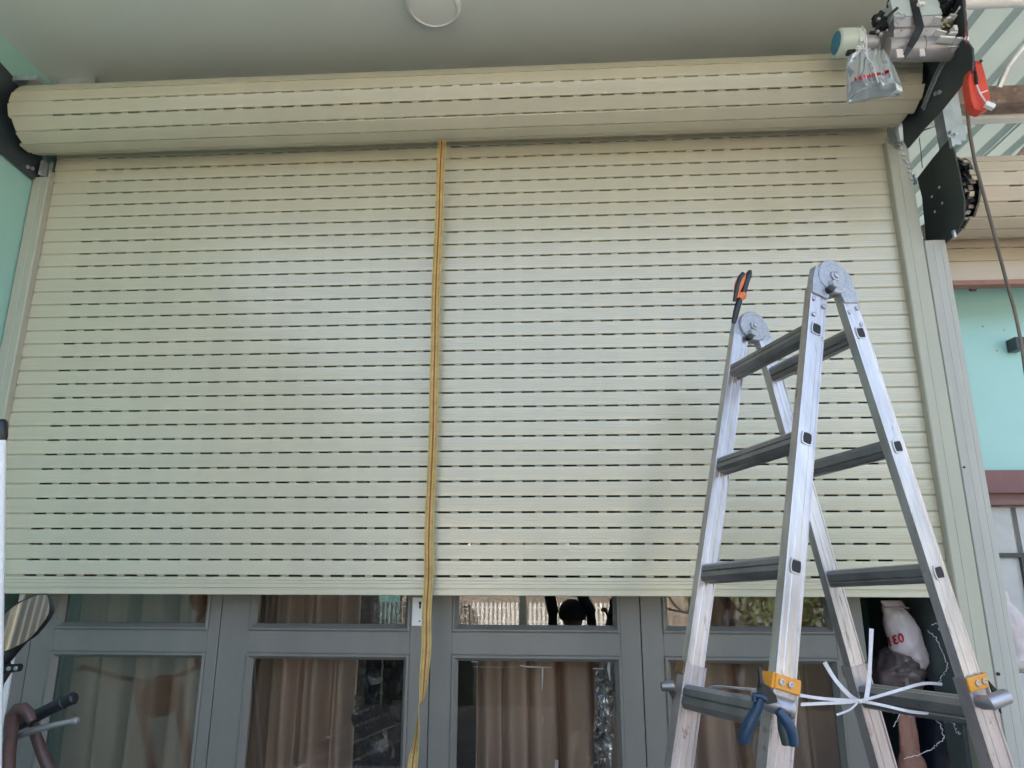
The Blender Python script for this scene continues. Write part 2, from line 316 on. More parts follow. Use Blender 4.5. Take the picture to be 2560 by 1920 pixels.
MB().box((1.45, 2.2, 3.60), (5.0, 2.28, 3.68)).build('purlin', 'timber', rf)
# thin brace rods under the roof
b1 = [at(2497, 218, y=-0.1), at(2520, 165, y=-0.14), at(2560, 112, y=-0.18), at(2660, 10, y=-0.2)]
tag(MB().tube(b1, 0.011, 10).build('bent_pipe', 'galv', smooth=True), 'thin bent pipe running up under the corrugated roof from the timber purlin', 'pipe')
b2 = [at(2400, 320, y=0.25), at(2440, 275, y=0.25)]
tag(MB().tube([at(2545, 392, y=0.1), at(2575, 360, y=0.1), at(2660, 280, y=0.1)], 0.011, 10).build('brace_rod', 'timber', smooth=True), 'short brown brace rod rising behind the right end of the beige shutter roll', 'rod')
# far end of the neighbour bay
tag(MB().box((1.37, 3.0, 0), (5.0, 3.15, 3.7)).build('rear_wall', 'offwhite'), 'pale wall closing the far end of the neighbouring bay', 'wall')

# ============================================================ ROLLER SHUTTER
SLOT0, SLOTP, SLOTL, NS = -1.915, 0.0758, 0.0485, 41
def slat_mesh(length, slots, name):
    """slat along x (0..length), face towards -y, z 0..pitch; slots = list of (a,b) along x"""
    m = MB(); main = [(0.0072, 0.0034), (-0.0010, 0.0034), (-0.0018, 0.0046), (-0.0020, 0.0165), (-0.0014, 0.0175), (-0.0021, 0.0185), (-0.0022, 0.0260), (-0.0016, 0.027),
            (-0.0022, 0.028), (-0.0021, 0.0355), (-0.0015, 0.0365), (-0.0020, 0.0375), (-0.0016, 0.0505), (-0.0004, 0.0520), (0.0072, 0.0521), (0.0100, 0.0521), (0.0100, 0.0034)]
    n = len(main)
    vs = [(0, y, z) for y, z in main]+[(length, y, z) for y, z in main]
    m.add(vs, [(i, (i+1) % n, n+(i+1) % n, n+i) for i in range(n)]+[tuple(range(n))[::-1], tuple(range(n, 2*n))])
    e = [0]+[q for s in slots for q in s]+[length]
    for a, b in zip(e[::2], e[1::2]):           # webs left between the punched slots, leaning back towards the joint
        m.sweep([(0.0052, -0.0034), (0.0012, 0.0033), (0.0032, 0.0033), (0.0072, -0.0034)], (a, 0, 0), (b, 0, 0), Y_, Z_)
    me = m.build(name, 'shutter', recalc=True); d = me.data; bpy.data.objects.remove(me); return d
L_ = XR-XL
slots = [(SLOT0-XL+i*SLOTP, SLOT0-XL+i*SLOTP+SLOTL) for i in range(NS)]
SL = slat_mesh(L_, slots, 'slat')
rs = thing('roller_shutter', (-0.36, 0, Z0-0.06), 'large sage green slatted roller shutter let down over the grey glazed doors', 'roller shutter')
def put(me, name, parent, loc, rx=0.0):
    o = bpy.data.objects.new(name, me); COL.objects.link(o); o.parent = parent; o.location = V(loc)-WL[parent.name]; o.rotation_euler = (rx, 0, 0); return o
for k in range(0, 33):
    put(SL, 'slat', rs, (XL+random.uniform(-.004, .004)+(0.012*sin(k*1.7) if k > 24 else 0), random.uniform(-.0006, .0006), Z0+k*PIT))
RY, RZ, RR = -0.1413, 3.4347, 0.1293
rollp = []
for i in range(15):                              # slats wound on the roll
    aj = R(-4.9-24*i)                           # angle of this joint line, 0 = towards the street
    am = aj+R(12); ap = RR*1.0
    # slat local z runs upward along the facet from its joint to the next one; local -y is the outward normal
    nrm = V((0, -cos(am), sin(am))); tan = V((0, sin(am), cos(am)))
    o_ = V((0, RY, RZ))+nrm*ap-tan*(PIT/2-0.0005)
    o = put(SL, 'slat', rs, (XL+random.uniform(-.012, .012)+[0, -.006, .016, .006, 0, -.008, .01, 0, 0, 0, 0, 0, 0, 0.012, .02][i], o_.y, o_.z), -am)
    o.scale = (1, 1, 1.0)
bb = MB(); 
prof = [(-.002, 1.6378), (-.0045, 1.636), (-.0045, 1.6275), (-.0025, 1.6265), (-.0045, 1.6255), (-.0045, 1.617), (-.0025, 1.616), (-.0045, 1.615), (-.0045, 1.6025), (.0005, 1.6005), (.0005, 1.5965), (-.0055, 1.595), (-.0055, 1.579), (-.003, 1.577), (.02, 1.577), (.02, 1.6378)]
bb.sweep(prof, (XL+.004, 0, 0), (XR-.004, 0, 0), Y_, Z_); bb.build('bottom_bar', 'shutter', rs)
MB().cyl((XL-.03, RY, RZ), (XR+.03, RY, RZ), 0.055, 28).build('axle', 'galv', rs, smooth=True)
MB().cyl((XL+.004, RY, RZ), (XL+.008, RY, RZ), 0.118, 30).cyl((XR-.008, RY, RZ), (XR-.004, RY, RZ), 0.118, 30).split('roll_disc', 'plate', rs)
# guide rails
def rail(x0, x1, zt, lipx, name='guide_rail'):
    m = MB(); xa, xb = min(x0, x1), max(x0, x1); s_ = 1 if lipx > (xa+xb)/2 else -1
    pr = [(lipx, -0.004), (lipx, -0.030), (lipx-s_*.004, -0.034), (lipx-s_*.030, -0.034), (lipx-s_*.032, -0.0325), (lipx-s_*.034, -0.034), ((xa if s_ > 0 else xb)+s_*.003, -0.034), ((xa if s_ > 0 else xb), -0.031), ((xa if s_ > 0 else xb), 0.06), (lipx-s_*.02, 0.06), (lipx-s_*.02, -0.004)]
    m.sweep(pr, (0, 0, 0), (0, 0, zt), X_, Y_); return m
o = rail(1.338, 1.416, 3.285, 1.338).build('guide_rail', 'rail', rs)
o = rail(-2.143, -2.075, 3.245, -2.075).build('guide_rail', 'rail', rs)
MB().tube([(-2.075, -.034, 3.245), (-2.073, -.030, 3.262), (-2.079, -.02, 3.28)], [.004, .004, .003], 8).build('rail_flare', 'rail', rs)
# right end plate (black) with its chain, left end plate
def pl(x, pts, d, m, name, parent, mm='plate'):
    return MB().poly([(x, y, z) for y, z in pts], (d, 0, 0)).build(name, mm, parent)
ro = [at(2000+x/3.95, y/3.95, x=1.388) for x, y in ((1600, -60), (1625, 200), (1640, 400), (1700, 480), (1706, 600), (1690, 740), (1620, 805), (1400, 1080), (1230, 1260), (1060, 1465), (1025, 1400), (1010, 1220))]
rp = pl(1.388, [(p.y, p.z) for p in ro]+[(-.02, 3.40), (-.05, 3.72)], .006, 0, 'end_plate', rs)
lp = pl(-2.138, [(-.012, 3.262), (-.045, 3.228), (-.222, 3.246), (-.36, 3.30), (-.44, 3.45), (-.44, 3.62), (-.222, 3.578), (-.03, 3.49)], .006, 0, 'end_plate', rs)
mb = MB()
ch = [at(2000+x/3.95, y/3.95, x=1.383) for x, y in ((1460, 545), (1400, 640), (1340, 760), (1290, 880), (1240, 1000), (1210, 1080))]
for i in range(len(ch)-1):
    for t in (0, .2, .4, .6, .8):
        p = ch[i].lerp(ch[i+1], t); d = (ch[i+1]-ch[i]).normalized(); q = X_.cross(d).normalized()
        for s_ in (-1, 1): mb.obox(p+q*s_*.0085, X_, d, q, .003, .0045, .003)
tag(mb.build('chain', 'galv', rs), kind='stuff')
mb = MB()
for y, z in ((-.05, 3.262), (-.036, 3.285), (-.31, 3.29), (-.29, 3.30)): mb.lathe((1.388, y, z), -X_, [(0, .008), (.006, .008), (.007, .005)], 8)
for y, z in ((-.06, 3.27), (-.085, 3.262)): mb.lathe((-2.132, y, z), X_, [(0, .008), (.006, .008), (.007, .005)], 8)
mb.split('bolt', 'galv', rs)
for (xa, xb) in ((1.345, 1.360), (1.366, 1.386)):
    MB().box((xa, -.045, 3.27), (xb, -.035, 3.34)).split('rail_bracket', 'galv', rs)
MB().box((-2.11, -.05, 3.25), (-2.10, -.02, 3.315)).box((-2.085, -.03, 3.262), (-2.078, -.02, 3.32)).split('rail_bracket', 'galv', rs)
# weld bead / torn silver tape on the top of the rail
mb = MB()
for i in range(26):
    p = at(2222+i*2.4+random.uniform(-3, 3), 352+i*1.6+random.uniform(-4, 6)+(0 if i < 14 else (i-14)*6), y=-0.037); mb.obox(p, V((1, 0, random.uniform(-1, 1))).normalized(), Y_, V((random.uniform(-1, 1), 0, 1)).normalized(), .005, .003, .004)
tag(mb.build('weld_bead', 'galv', rs), kind='stuff')
# wall bracket above the left end of the roll
rb = thing('roll_bracket', (-2.08, -.1, 3.57), 'grey steel bracket against the ceiling behind the left end of the roll', 'bracket')
MB().box((-2.146, -.23, 3.560), (-2.03, -.19, 3.583)).build('bracket_arm', 'galv', rb)
MB().box((-2.10, -.055, 3.640), (-1.93, -.05, CEIL-.001)).build('bracket_plate', 'galv', rb)

# outer post beside the right rail
post = thing('door_post', (1.46, 0, 0), 'grey painted steel post to the right of the sage shutter guide rail', 'post')
m_ = MB(); m_.sweep([(1.4205, -.024), (1.4235, -.030), (1.447, -.0335), (1.449, -.0322), (1.451, -.0335), (1.474, -.0335), (1.476, -.0322), (1.478, -.0335), (1.494, -.0335), (1.4975, -.030), (1.4975, .06), (1.4205, .06)], (0, 0, 0), (0, 0, 2.86), X_, Y_)
m_.build('post_face', 'rail_g', post)
MB().box((1.4155, -.022, 0), (1.4207, .06, 3.0)).build('post_seam', 'plate_g', post)
for px, py, s_ in ((2411, 1168, .0035), (2496, 1685, .0055)):
    p = at(px, py, y=-.0335); MB().lathe(p, -Y_, [(-.004, s_), (.0008, s_), (.001, s_*.6)], 12).build('screw_hole', 'dark', post)

# ============================================================ DOORS
jx = [at(72, 1625, y=DY).x, -1.221, -0.4355, 0.320, at(2176, 1700, y=DY).x]
zU = at(820, 1577, y=DY).z; zL = at(820, 1634, y=DY).z    # upper pane bottom, lower pane top (outer moulding edges)
def px_x(px, py): return at(px, py, y=DY).x
inx = [(px_x(127, 1628), px_x(514, 1634)), (px_x(616, 1632), px_x(1023, 1637)), (px_x(1129, 1638), px_x(1553, 1642)), (px_x(1661, 1645), px_x(2096, 1650))]
DT = 2.32
dl = ['leftmost grey glazed door leaf with pleated brown curtain behind both panes',
      'grey glazed door leaf with white lock plate and curtain covering only its left half',
      'grey glazed door leaf whose top pane mirrors the white street fence',
      'rightmost grey glazed door leaf, behind the aluminium ladder']
for i in range(4):
    x0, x1 = jx[i]+.0015, jx[i+1]-.0015; a, b = inx[i]
    d = thing('door_leaf', ((x0+x1)/2, DY, 0), dl[i], 'door', 'glazed folding door leaves')
    zs_ = [(0.75, zL), (zU, DT-.13)]
    fr = MB()
    fr.box((x0, DY, 0.01), (a, DY+.045, DT)).box((b, DY, 0.01), (x1, DY+.045, DT))
    for z0, z1 in ((0.01, zs_[0][0]), (zL, zU), (zs_[1][1], DT)): fr.box((a, DY+.0008, z0), (b, DY+.0442, z1))
    bevel(fr.build('frame', 'door', d), .0015, 1)
    for z0, z1 in zs_:
        w1 = .022
        # stepped mitred moulding round each pane
        prof = [(0.0, -.004), (.004, -.0075), (.009, -.0075), (.0105, -.004), (.017, .008), (w1, .017), (w1, .030), (0.0, .030)]
        m_ = MB(); cs = [(a, z0, 1, 1), (b, z0, -1, 1), (b, z1, -1, -1), (a, z1, 1, -1)]
        vs = []
        for cx, cz, sx, sz in cs:
            vs += [(cx+sx*p, DY+q, cz+sz*p) for p, q in prof]
        n = len(prof); fs = []
        for c in range(4):
            for k in range(n): fs.append((c*n+k, c*n+(k+1) % n, ((c+1) % 4)*n+(k+1) % n, ((c+1) % 4)*n+k))
        m_.add(vs, fs); m_.build('moulding', 'door', d)
        MB().box((a+w1-.002, DY+.020, z0+w1-.002), (b-w1+.002, DY+.0205, z1-w1+.002)).build('glass_pane', 'glass', d)
    MB().box((a+.01, DY-.003, .1), (b-.01, DY+.0005, .68)).build('kick_panel', 'door', d)
    if i == 1:
        q0, q1 = at(560+1632/3.457, 1440+185/3.457, y=DY), at(560+1740/3.457, 1440+430/3.457, y=DY)
        lk = MB().box((q0.x, DY-.004, q1.z), (q1.x, DY-.0002, q0.z)).build('lock_plate', 'white', d); bevel(lk, .001)
        cx = (q0.x*.42+q1.x*.58); hz = q0.z-.019
        MB().lathe((cx, DY-.0042, hz), -Y_, [(0, .0052), (.001, .0052), (.0012, .003)], 14).box((cx-.003, DY-.0053, hz-.019), (cx+.003, DY-.0042, hz)).build('keyhole', 'dark', lk); MB().lathe((cx, DY-.0042, q1.z+.016), -Y_, [(0, .003), (.0008, .003)], 10).build('screw_hole', 'dark', lk)
dfm = thing('door_frame', (-0.4, DY, 0), 'grey frame and white edge strip around the glazed doors', 'door frame')
xw = px_x(40, 1660)
MB().box((jx[0]-.05, DY+.002, 0), (jx[0]-.0015, DY+.09, DT+.05)).build('jamb', 'door', dfm)
MB().box((jx[0]-.068, DY-.006, 0), (jx[0]-.0502, DY+.07, DT+.05)).build('edge_strip', 'white', dfm)
MB().box((jx[0]-.05, DY+.002, DT+.002), (jx[4]+.05, DY+.09, DT+.08)).build('head', 'door', dfm)

# curtains
def curtain(x0, x1, y, label, seed, gather=1.0, skew=0.0, top=2.17):
    rnd = random.Random(seed); W = x1-x0; ph = [rnd.uniform(0, 6.28) for _ in range(6)]; fr = rnd.uniform(8.5, 10.5)
    def fn(u, v):
        z = 0.12+v*(top-.12); x = x0+u*W
        s_ = u*W*fr*(1.0+0.12*sin(3*u+ph[0]))*2*pi/1.1+0.5*sin(v*2.2+ph[1])*gather
        a = sin(s_)+.42*sin(2.1*s_+ph[2]+v*1.3)+.25*sin(.47*s_+ph[3]+v*2)
        a = a*(.040+.008*sin(5*v+ph[4]))
        return V((x+.012*cos(s_)+skew*(1-v), y+a+.01*noise.noise((x*4, z*2.5, seed)), z))
    o = MB().grid(fn, 130, 40).build('curtain', 'curtain', smooth=True, loc=(x0, y, 0)); o.data.polygons.foreach_set('use_smooth', [True]*len(o.data.polygons))
    return tag(o, label, 'curtain', 'curtains behind the glazed doors')
curtain(jx[0]+.01, jx[1]+.06, .30, 'brown pleated curtain filling the leftmost door leaf', 3)
curtain(jx[1]+.085, px_x(838, 1750)+.02, .30, 'brown curtain gathered to the left of the pane beside the lock plate', 5, skew=-.02)
curtain(px_x(1168, 1750), jx[3]+.02, .31, 'broad softly folded brown curtain behind the fence-reflecting door leaf', 8, top=1.432)
curtain(jx[3]+.055, jx[4]-.02, .30, 'brown curtain behind the ladder in the rightmost door leaf', 12)

def crumple(corners, depth, seed, nu=26, nv=26, amp=.02, f=9., bulge=0.0, outline=None):
    """puffed two-sided sheet over a quad (tl,tr,br,bl)"""
    tl, tr, brr, bl = [V(c) for c in corners]; nrm = (tr-tl).cross(bl-tl).normalized()
    if nrm.y > 0: nrm = -nrm
    m = MB()
    def side(sg):
        def fn(u, v):
            p = tl.lerp(tr, u).lerp(bl.lerp(brr, u), v); e = (4*u*(1-u)*4*v*(1-v))**.5
            q = p*f; nz = noise.fractal(q+V((seed*7.3, 0, 0)), 0.6, 2.2, 4)
            rid = abs(noise.noise(q*.8+V((0, seed*3.1, 0))))
            edge = V((noise.noise(p*17+V((seed, 0, 0))), 0, noise.noise(p*17+V((0, 5+seed, 0)))))*amp*.35
            return p+edge+nrm*(sg*depth*e+(amp*nz-amp*1.6*rid)*(0.25+.75*e))
        return fn
    m.grid(side(1), nu, nv); m.grid(side(-.6), nu, nv)
    return m
# black bags seen through the right half of leaf two, clear film in leaf three
A = at(835, 1630, y=.42); B = at(1050, 1630, y=.42)
bb_ = crumple([(A.x-.02, .42, 2.0), (B.x+.06, .42, 2.0), (B.x+.06, .38, .4), (A.x-.02, .38, .4)], .06, 2, 40, 60, .075, 5.5)
tag(bb_.build('black_sheet', 'blackfilm', smooth=30), 'crumpled glossy black polythene behind the pane with the lock plate', 'plastic sheet')
cf = crumple([at(1490, 1652, y=.17), at(1545, 1652, y=.17), at(1522, 1990, y=.2), at(1478, 1990, y=.2)], .012, 4, 12, 60, .03, 16)
tag(cf.build('clear_wrap', 'clear', smooth=25), 'strip of crumpled clear plastic wrap hanging inside the third pane', 'plastic wrap')

tf = thing('film_glare', at(1360, 1670, y=.16), 'white strips standing in for glare on the plastic film inside the third pane', 'painted glare')  # glare on the plastic film, modelled as thin white ribbons
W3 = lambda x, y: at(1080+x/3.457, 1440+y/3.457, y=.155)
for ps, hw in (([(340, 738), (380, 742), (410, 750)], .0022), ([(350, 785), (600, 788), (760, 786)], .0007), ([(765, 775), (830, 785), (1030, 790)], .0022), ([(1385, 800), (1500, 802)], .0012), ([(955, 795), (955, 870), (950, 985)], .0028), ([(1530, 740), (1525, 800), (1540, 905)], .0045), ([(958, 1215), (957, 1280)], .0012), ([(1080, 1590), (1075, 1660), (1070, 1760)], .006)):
    P = [W3(*p) for p in ps]; MB().ribbon(P, [((P[min(i+1, len(P)-1)]-P[max(i-1, 0)]).normalized().cross(Y_)).normalized()*hw*(1 if i < len(P)-1 else .35) for i in range(len(P))], .001).build('glare_strip', 'label', tf)
# ---- right of the doors: sacks
def sackquad(ps, y, **k): return crumple([at(*p, y=y) for p in ps], **k)
x_in = at(2300, 1540, y=.5)
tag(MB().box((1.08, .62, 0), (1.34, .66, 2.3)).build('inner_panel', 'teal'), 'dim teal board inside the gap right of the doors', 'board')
ws = thing('sack', at(2270, 1600, y=.20), 'white plastic sack with mirrored red digits, right of the door leaves', 'sack')
def sack_fn(rows, yc, dep, seed, amp=.008, nu=22):
    """closed bag body from rows of (py, pxl, pxr)"""
    vs = []; fs = []; nr = len(rows)*5-4; rr = []
    for i in range(nr):
        t_ = i/5; k = min(int(t_), len(rows)-2); u = t_-k; a, b = rows[k], rows[k+1]; rr.append([a[j]*(1-u)+b[j]*u for j in range(3)])
    for i, (py, l, r_) in enumerate(rr):
        pl_, pr_ = at(l, py, y=yc), at(r_, py, y=yc); c = (pl_+pr_)/2; h = (pr_-pl_)/2; d = dep*min(1, .35+(i/(nr-1))*2)
        for j in range(nu*2):
            a = 2*pi*j/(nu*2); p = c+h*cos(a)+V((0, -sin(a)*d*min(1, h.length/.08), 0))
            nn = noise.fractal(p*14+V((seed*5, 0, 0)), .6, 2, 4)
            vs.append(p+V((cos(a)*.4, -sin(a), .2))*amp*nn*(0.35 if i in (0,) else 1))
    n = nu*2
    for i in range(nr-1):
        for j in range(n): fs.append((i*n+j, i*n+(j+1) % n, (i+1)*n+(j+1) % n, (i+1)*n+j))
    fs += [tuple(range(n)), tuple(range((nr-1)*n, nr*n))[::-1]]
    return MB().add(vs, fs)
S1 = lambda x, y: (2160+x/7.54, 1480+y/7.54)
rows = [(S1(0, 160)[1], S1(310, 0)[0], S1(690, 0)[0]), (S1(0, 290)[1], S1(350, 0)[0], S1(760, 0)[0]), (S1(0, 305)[1], S1(345, 0)[0], S1(720, 0)[0]), (S1(0, 420)[1], S1(380, 0)[0], S1(860, 0)[0]),
        (S1(0, 600)[1], S1(400, 0)[0], S1(985, 0)[0]), (S1(0, 850)[1], S1(450, 0)[0], S1(1080, 0)[0]), (S1(0, 1080)[1], S1(480, 0)[0], S1(1150, 0)[0]), (S1(0, 1300)[1], S1(700, 0)[0], S1(1220, 0)[0]), (S1(0, 1480)[1], S1(840, 0)[0], S1(1130, 0)[0])]
SB = sack_fn(rows, .20, .07, 1, .012).build('sack_body', 'sack', ws, smooth=50)
c = (at(*S1(420, 295), y=.15)+at(*S1(800, 295), y=.15))/2
MB().ribbon([at(*S1(340, 300), y=.16), at(*S1(600, 285), y=.135), at(*S1(840, 292), y=.16)], [V((0, .008, .0016))]*3, .002).build('sack_tie', 'sack', ws)
vs, fs = text_pts('031', 1.0)
from mathutils.bvhtree import BVHTree
bvh = BVHTree.FromPolygons([tuple(v.co+WL[SB.name]) for v in SB.data.vertices], [tuple(p.vertices) for p in SB.data.polygons])
vx0 = min(v[0] for v in vs); vx1 = max(v[0] for v in vs); hgt = max(v[1] for v in vs); out = []
bmt = bmesh.new(); bv = [bmt.verts.new(v) for v in vs]
for f in fs:
    try: bmt.faces.new([bv[k] for k in f])
    except ValueError: pass
bmesh.ops.triangulate(bmt, faces=bmt.faces); bmesh.ops.subdivide_edges(bmt, edges=bmt.edges, cuts=2); bmt.verts.index_update()
for v in bmt.verts:
    a_, b_ = (vx1-v.co.x)/(vx1-vx0), v.co.y/hgt          # printed face seen mirrored
    X, Y = 470+a_*290-b_*50+14, 1022-a_*92-b_*172
    p = at(*S1(X, Y), y=.2); h, n_, _, _ = bvh.ray_cast(CAM, (p-CAM).normalized())
    out.append((h if h else p)-(p-CAM).normalized()*.0022)
mb = MB(); mb.add(out, [tuple(q.index for q in f.verts) for f in bmt.faces]); bmt.free(); mb.build('red_digits', 'redp', ws, recalc=False)
bs = sack_fn([(S1(0, 1050)[1], S1(420, 0)[0], S1(780, 0)[0]), (S1(0, 1150)[1], S1(330, 0)[0], S1(880, 0)[0]), (S1(0, 1400)[1], S1(220, 0)[0], S1(960, 0)[0]), (1680, S1(180, 0)[0], S1(1060, 0)[0]), (1735, 2190, 2290)], .215, .10, 6, .03)
tag(bs.build('dark_sack', 'sackd', smooth=45), 'crumpled dirty brown sack just below the white printed sack', 'sack')
nb = sack_fn([(1655, 2335, 2352), (1668, 2312, 2372), (1700, 2304, 2400), (1745, 2300, 2415), (1850, 2296, 2428), (1990, 2290, 2440)], .26, .11, 9, .010)
tag(nb.build('navy_bag', 'navy', smooth=50), 'bulging navy blue bag beside the guide rail, behind the ladder leg', 'bag')
C2 = lambda x, y: (2060+x/3.456, 1440+y/3.456)
pc = sack_fn([(C2(0, 1150)[1], C2(650, 0)[0], C2(765, 0)[0]), (C2(0, 1220)[1], C2(640, 0)[0], C2(790, 0)[0]), (C2(0, 1420)[1], C2(650, 0)[0], C2(815, 0)[0]), (C2(0, 1540)[1], C2(650, 0)[0], C2(840, 0)[0]), (C2(0, 1620)[1], C2(640, 0)[0], C2(885, 0)[0]), (1990, C2(640, 0)[0], C2(900, 0)[0])], .19, .05, 3, .012)
tag(pc.build('peach_bag', 'cloth', smooth=45), 'peach coloured cloth bundle standing beneath the sacks', 'bundle')
# loose string tangle
rnd = random.Random(4)
def wob(ps, y, amp, n=8):
    out = []
    for i in range(len(ps)-1):
        for k in range(n): u = k/n; out.append((ps[i][0]*(1-u)+ps[i+1][0]*u+rnd.uniform(-amp, amp), ps[i][1]*(1-u)+ps[i+1][1]*u+rnd.uniform(-amp, amp)))
    out.append(ps[-1]); return [at(a, b, y=y+rnd.uniform(-.008, .008)) for a, b in out]
st = thing('string_tangle', at(2370, 1700, y=.08), 'tangle of thin frayed white string hanging beside the navy bag', 'string')
for ps in ([C2(900, 480), C2(960, 520), C2(1010, 640), C2(1070, 780), C2(1050, 830), C2(990, 910)], [C2(640, 1190), C2(760, 1200), C2(830, 1215), C2(930, 1180), C2(1010, 1280), C2(1040, 1400), C2(950, 1480), C2(840, 1540), C2(690, 1580)],
           [C2(1040, 1260), C2(1120, 1260), C2(1150, 1350), C2(1180, 1360)], [C2(920, 430), C2(990, 400), C2(1000, 470)], [C2(560, 1170), C2(660, 1190), C2(600, 1300)]):
    MB().tube(wob(ps, .06, 3.2), .0012, 5).build('string', 'strap', st)

# ============================================================ WEBBING STRAP
sp = [(956+0, 352, 1095, .0), ]
S_ = [(1104, 352, 11.5, -.165), (1103, 380, 11.5, -.120), (1100, 470, 11.5, -.085), (1095, 600, 11.5, -.070), (1089, 760, 11.5, -.065), (1086, 900, 11, -.06), (1084, 1060, 11, -.06), (1077, 1200, 11.5, -.055), (1073, 1350, 11.5, -.055), (1071, 1440, 11.5, -.05), (1067, 1540, 12.5, -.05), (1065, 1620, 12.8, -.05), (1061, 1690, 10, -.05), (1055, 1740, 5.0, -.05), (1049, 1768, 1.5, -.05), (1045, 1800, 4, -.05), (1040, 1860, 9, -.05), (1030, 1925, 13, -.05), (1020, 2050, 14, -.05), (1012, 2300, 14, -.05)]
HW = .0165
def strapcols():
    P_, W_ = [], []
    for i, (px, py, hw, y) in enumerate(S_):
        p = at(px, py, y=y); q = at(px+hw, py, y=y); wx = min((q-p).length, HW); dy = math.sqrt(max(0, HW**2-wx**2))*(1 if py > 1650 else 0)
        P_.append(p); W_.append((wx if py < 1768 else -wx, dy))
    # unwrap twist: width turns through edge-on and shows the back
    return P_, W_
P_, W_ = strapcols()
# smooth subdivision
def cat(a, b, c, d, u):
    return 0.5*((2*b)+(c-a)*u+(2*a-5*b+4*c-d)*u*u+(-a+3*b-3*c+d)*u**3)
PP, WW = [], []
for i in range(len(P_)-1):
    for k in range(5):
        u = k/5; i0, i3 = max(i-1, 0), min(i+2, len(P_)-1)
        PP.append(cat(P_[i0], P_[i], P_[i+1], P_[i3], u)+V((.0012*sin(i*3+u*3), .002*sin(i*2.1+u), 0))); a_, b_ = W_[i], W_[i+1]
        w_ = V((a_[0]*(1-u)+b_[0]*u, a_[1]*(1-u)+b_[1]*u, 0)); WW.append(w_.normalized()*HW if w_.length > 1e-6 else V((0, HW, 0)))
PP.append(P_[-1]); WW.append(V((*W_[-1], 0)))
ys = thing('webbing_strap', PP[0], 'long yellow webbing strap with red centre stripe hanging down the shutter', 'strap')
MB().ribbon(PP, WW, .0022).build('webbing', 'yellow', ys)
MB().ribbon(PP, [w_*.15 for w_ in WW], .0046).build('stripe', 'redline', ys)
for sg in (-1, 1): MB().ribbon([p+w_*(.68*sg) for p, w_ in zip(PP, WW)], [w_*.09 for w_ in WW], .0040).build('edge_line', 'olive_web', ys)

# ============================================================ CEILING LAMP
lc = (-0.406, -0.362, CEIL)
cl = thing('ceiling_lamp', lc, 'round white unlit ceiling lamp above the roll', 'lamp')
MB().lathe(lc, -Z_, [(0, .100), (.004, .1015), (.018, .1005), (.024, .094), (.025, .088), (.022, .085), (.019, .0845)], 56).build('lamp_rim', 'white', cl, smooth=35)
MB().lathe((lc[0], lc[1], lc[2]-.0195), -Z_, [(0, .0844), (.0022, .083), (.003, .07), (.0032, .001)], 56).build('diffuser', 'diffuser', cl, smooth=35)

# ============================================================ MOTOR
MY = -.40
def mp(x, y, yy=MY): return at(2000+x/3.95, y/3.95, y=yy)
mt = thing('shutter_motor', mp(1100, 480), 'cylindrical shutter motor with pale blue box mounted by the right end of the roll', 'motor')
a0 = mp(355, 425, -.40); ra = .047
ax = (mp(1600, 480)-mp(700, 440)); ax = V((1, .02, -.012)).normalized()
MB().lathe(a0, ax, [(0, .040), (.004, .045), (.012, .047), (.052, .047), (.053, .045), (.056, .045), (.057, .047), (.072, .046), (.075, .040), (.085, .036)], 40).build('brake_cover', 'cream', mt, smooth=30)
MB().lathe(a0-ax*.0025, ax, [(0, .035), (.003, .0385)], 36).build('blue_cap', 'blue', mt)
MB().lathe(a0+ax*.080, ax, [(0, .030), (.01, .025), (.05, .024), (.052, .022), (.056, .022), (.057, .027)], 32).build('shaft_sleeve', 'greyp', mt, smooth=30)
b0 = mp(840, 490, -.40)
MB().lathe(b0, ax, [(0, .034), (.002, .038), (.055, .038), (.056, .040), (.115, .040), (.116, .043), (.120, .043), (.121, .041), (.235, .041), (.238, .03)], 40).build('motor_barrel', 'greyp', mt, smooth=30)
q = mp(985, 530, -.445); MB().obox(q, X_, Y_, Z_, .011, .003, .016).build('spec_label', 'label', mt)
q = mp(1205, 520, -.445); MB().obox(q, X_, Y_, Z_, .008, .003, .014).build('spec_label', 'label', mt)
# control housing
h0, h1 = mp(835, 95), mp(1315, 270); zb_ = mp(1000, 350).z; hz = mp(1000, 270).z
xa, xb = mp(838, 180).x, mp(1308, 180).x; zl = mp(1000, 430).z
bx_ = MB().sweep([(-.445, h0.z), (-.452, hz+.002), (-.450, hz), (-.34, hz), (-.34, h0.z)], (xa, 0, 0), (xb, 0, 0), Y_, Z_).build('control_box', 'box', mt); bevel(bx_, .002)
lb = MB().sweep([(-.449, hz-.0006), (-.441, zb_+.002), (-.446, zb_), (-.446, zb_-.005), (-.438, zb_-.007), (-.430, zl), (-.35, zl), (-.35, hz-.0006)], (xa+.001, 0, 0), (xb-.001, 0, 0), Y_, Z_, prof2=None).build('box_base', 'greyp', mt); bevel(lb, .0015)
for x in (860, 1000, 1250): MB().lathe(mp(x, 300, -.446), -Y_, [(0, .004), (.002, .003)], 10).build('screw', 'steel', mt)
mb = MB(); sc = [(945, 150), (970, 120), (1000, 150), (1035, 140), (1045, 165), (1015, 185), (960, 175), (940, 210), (975, 240), (960, 260)]
mb.tube([mp(x, y, -.4527) for x, y in sc], .0009, 5).build('pen_scribble', 'cable', mt)
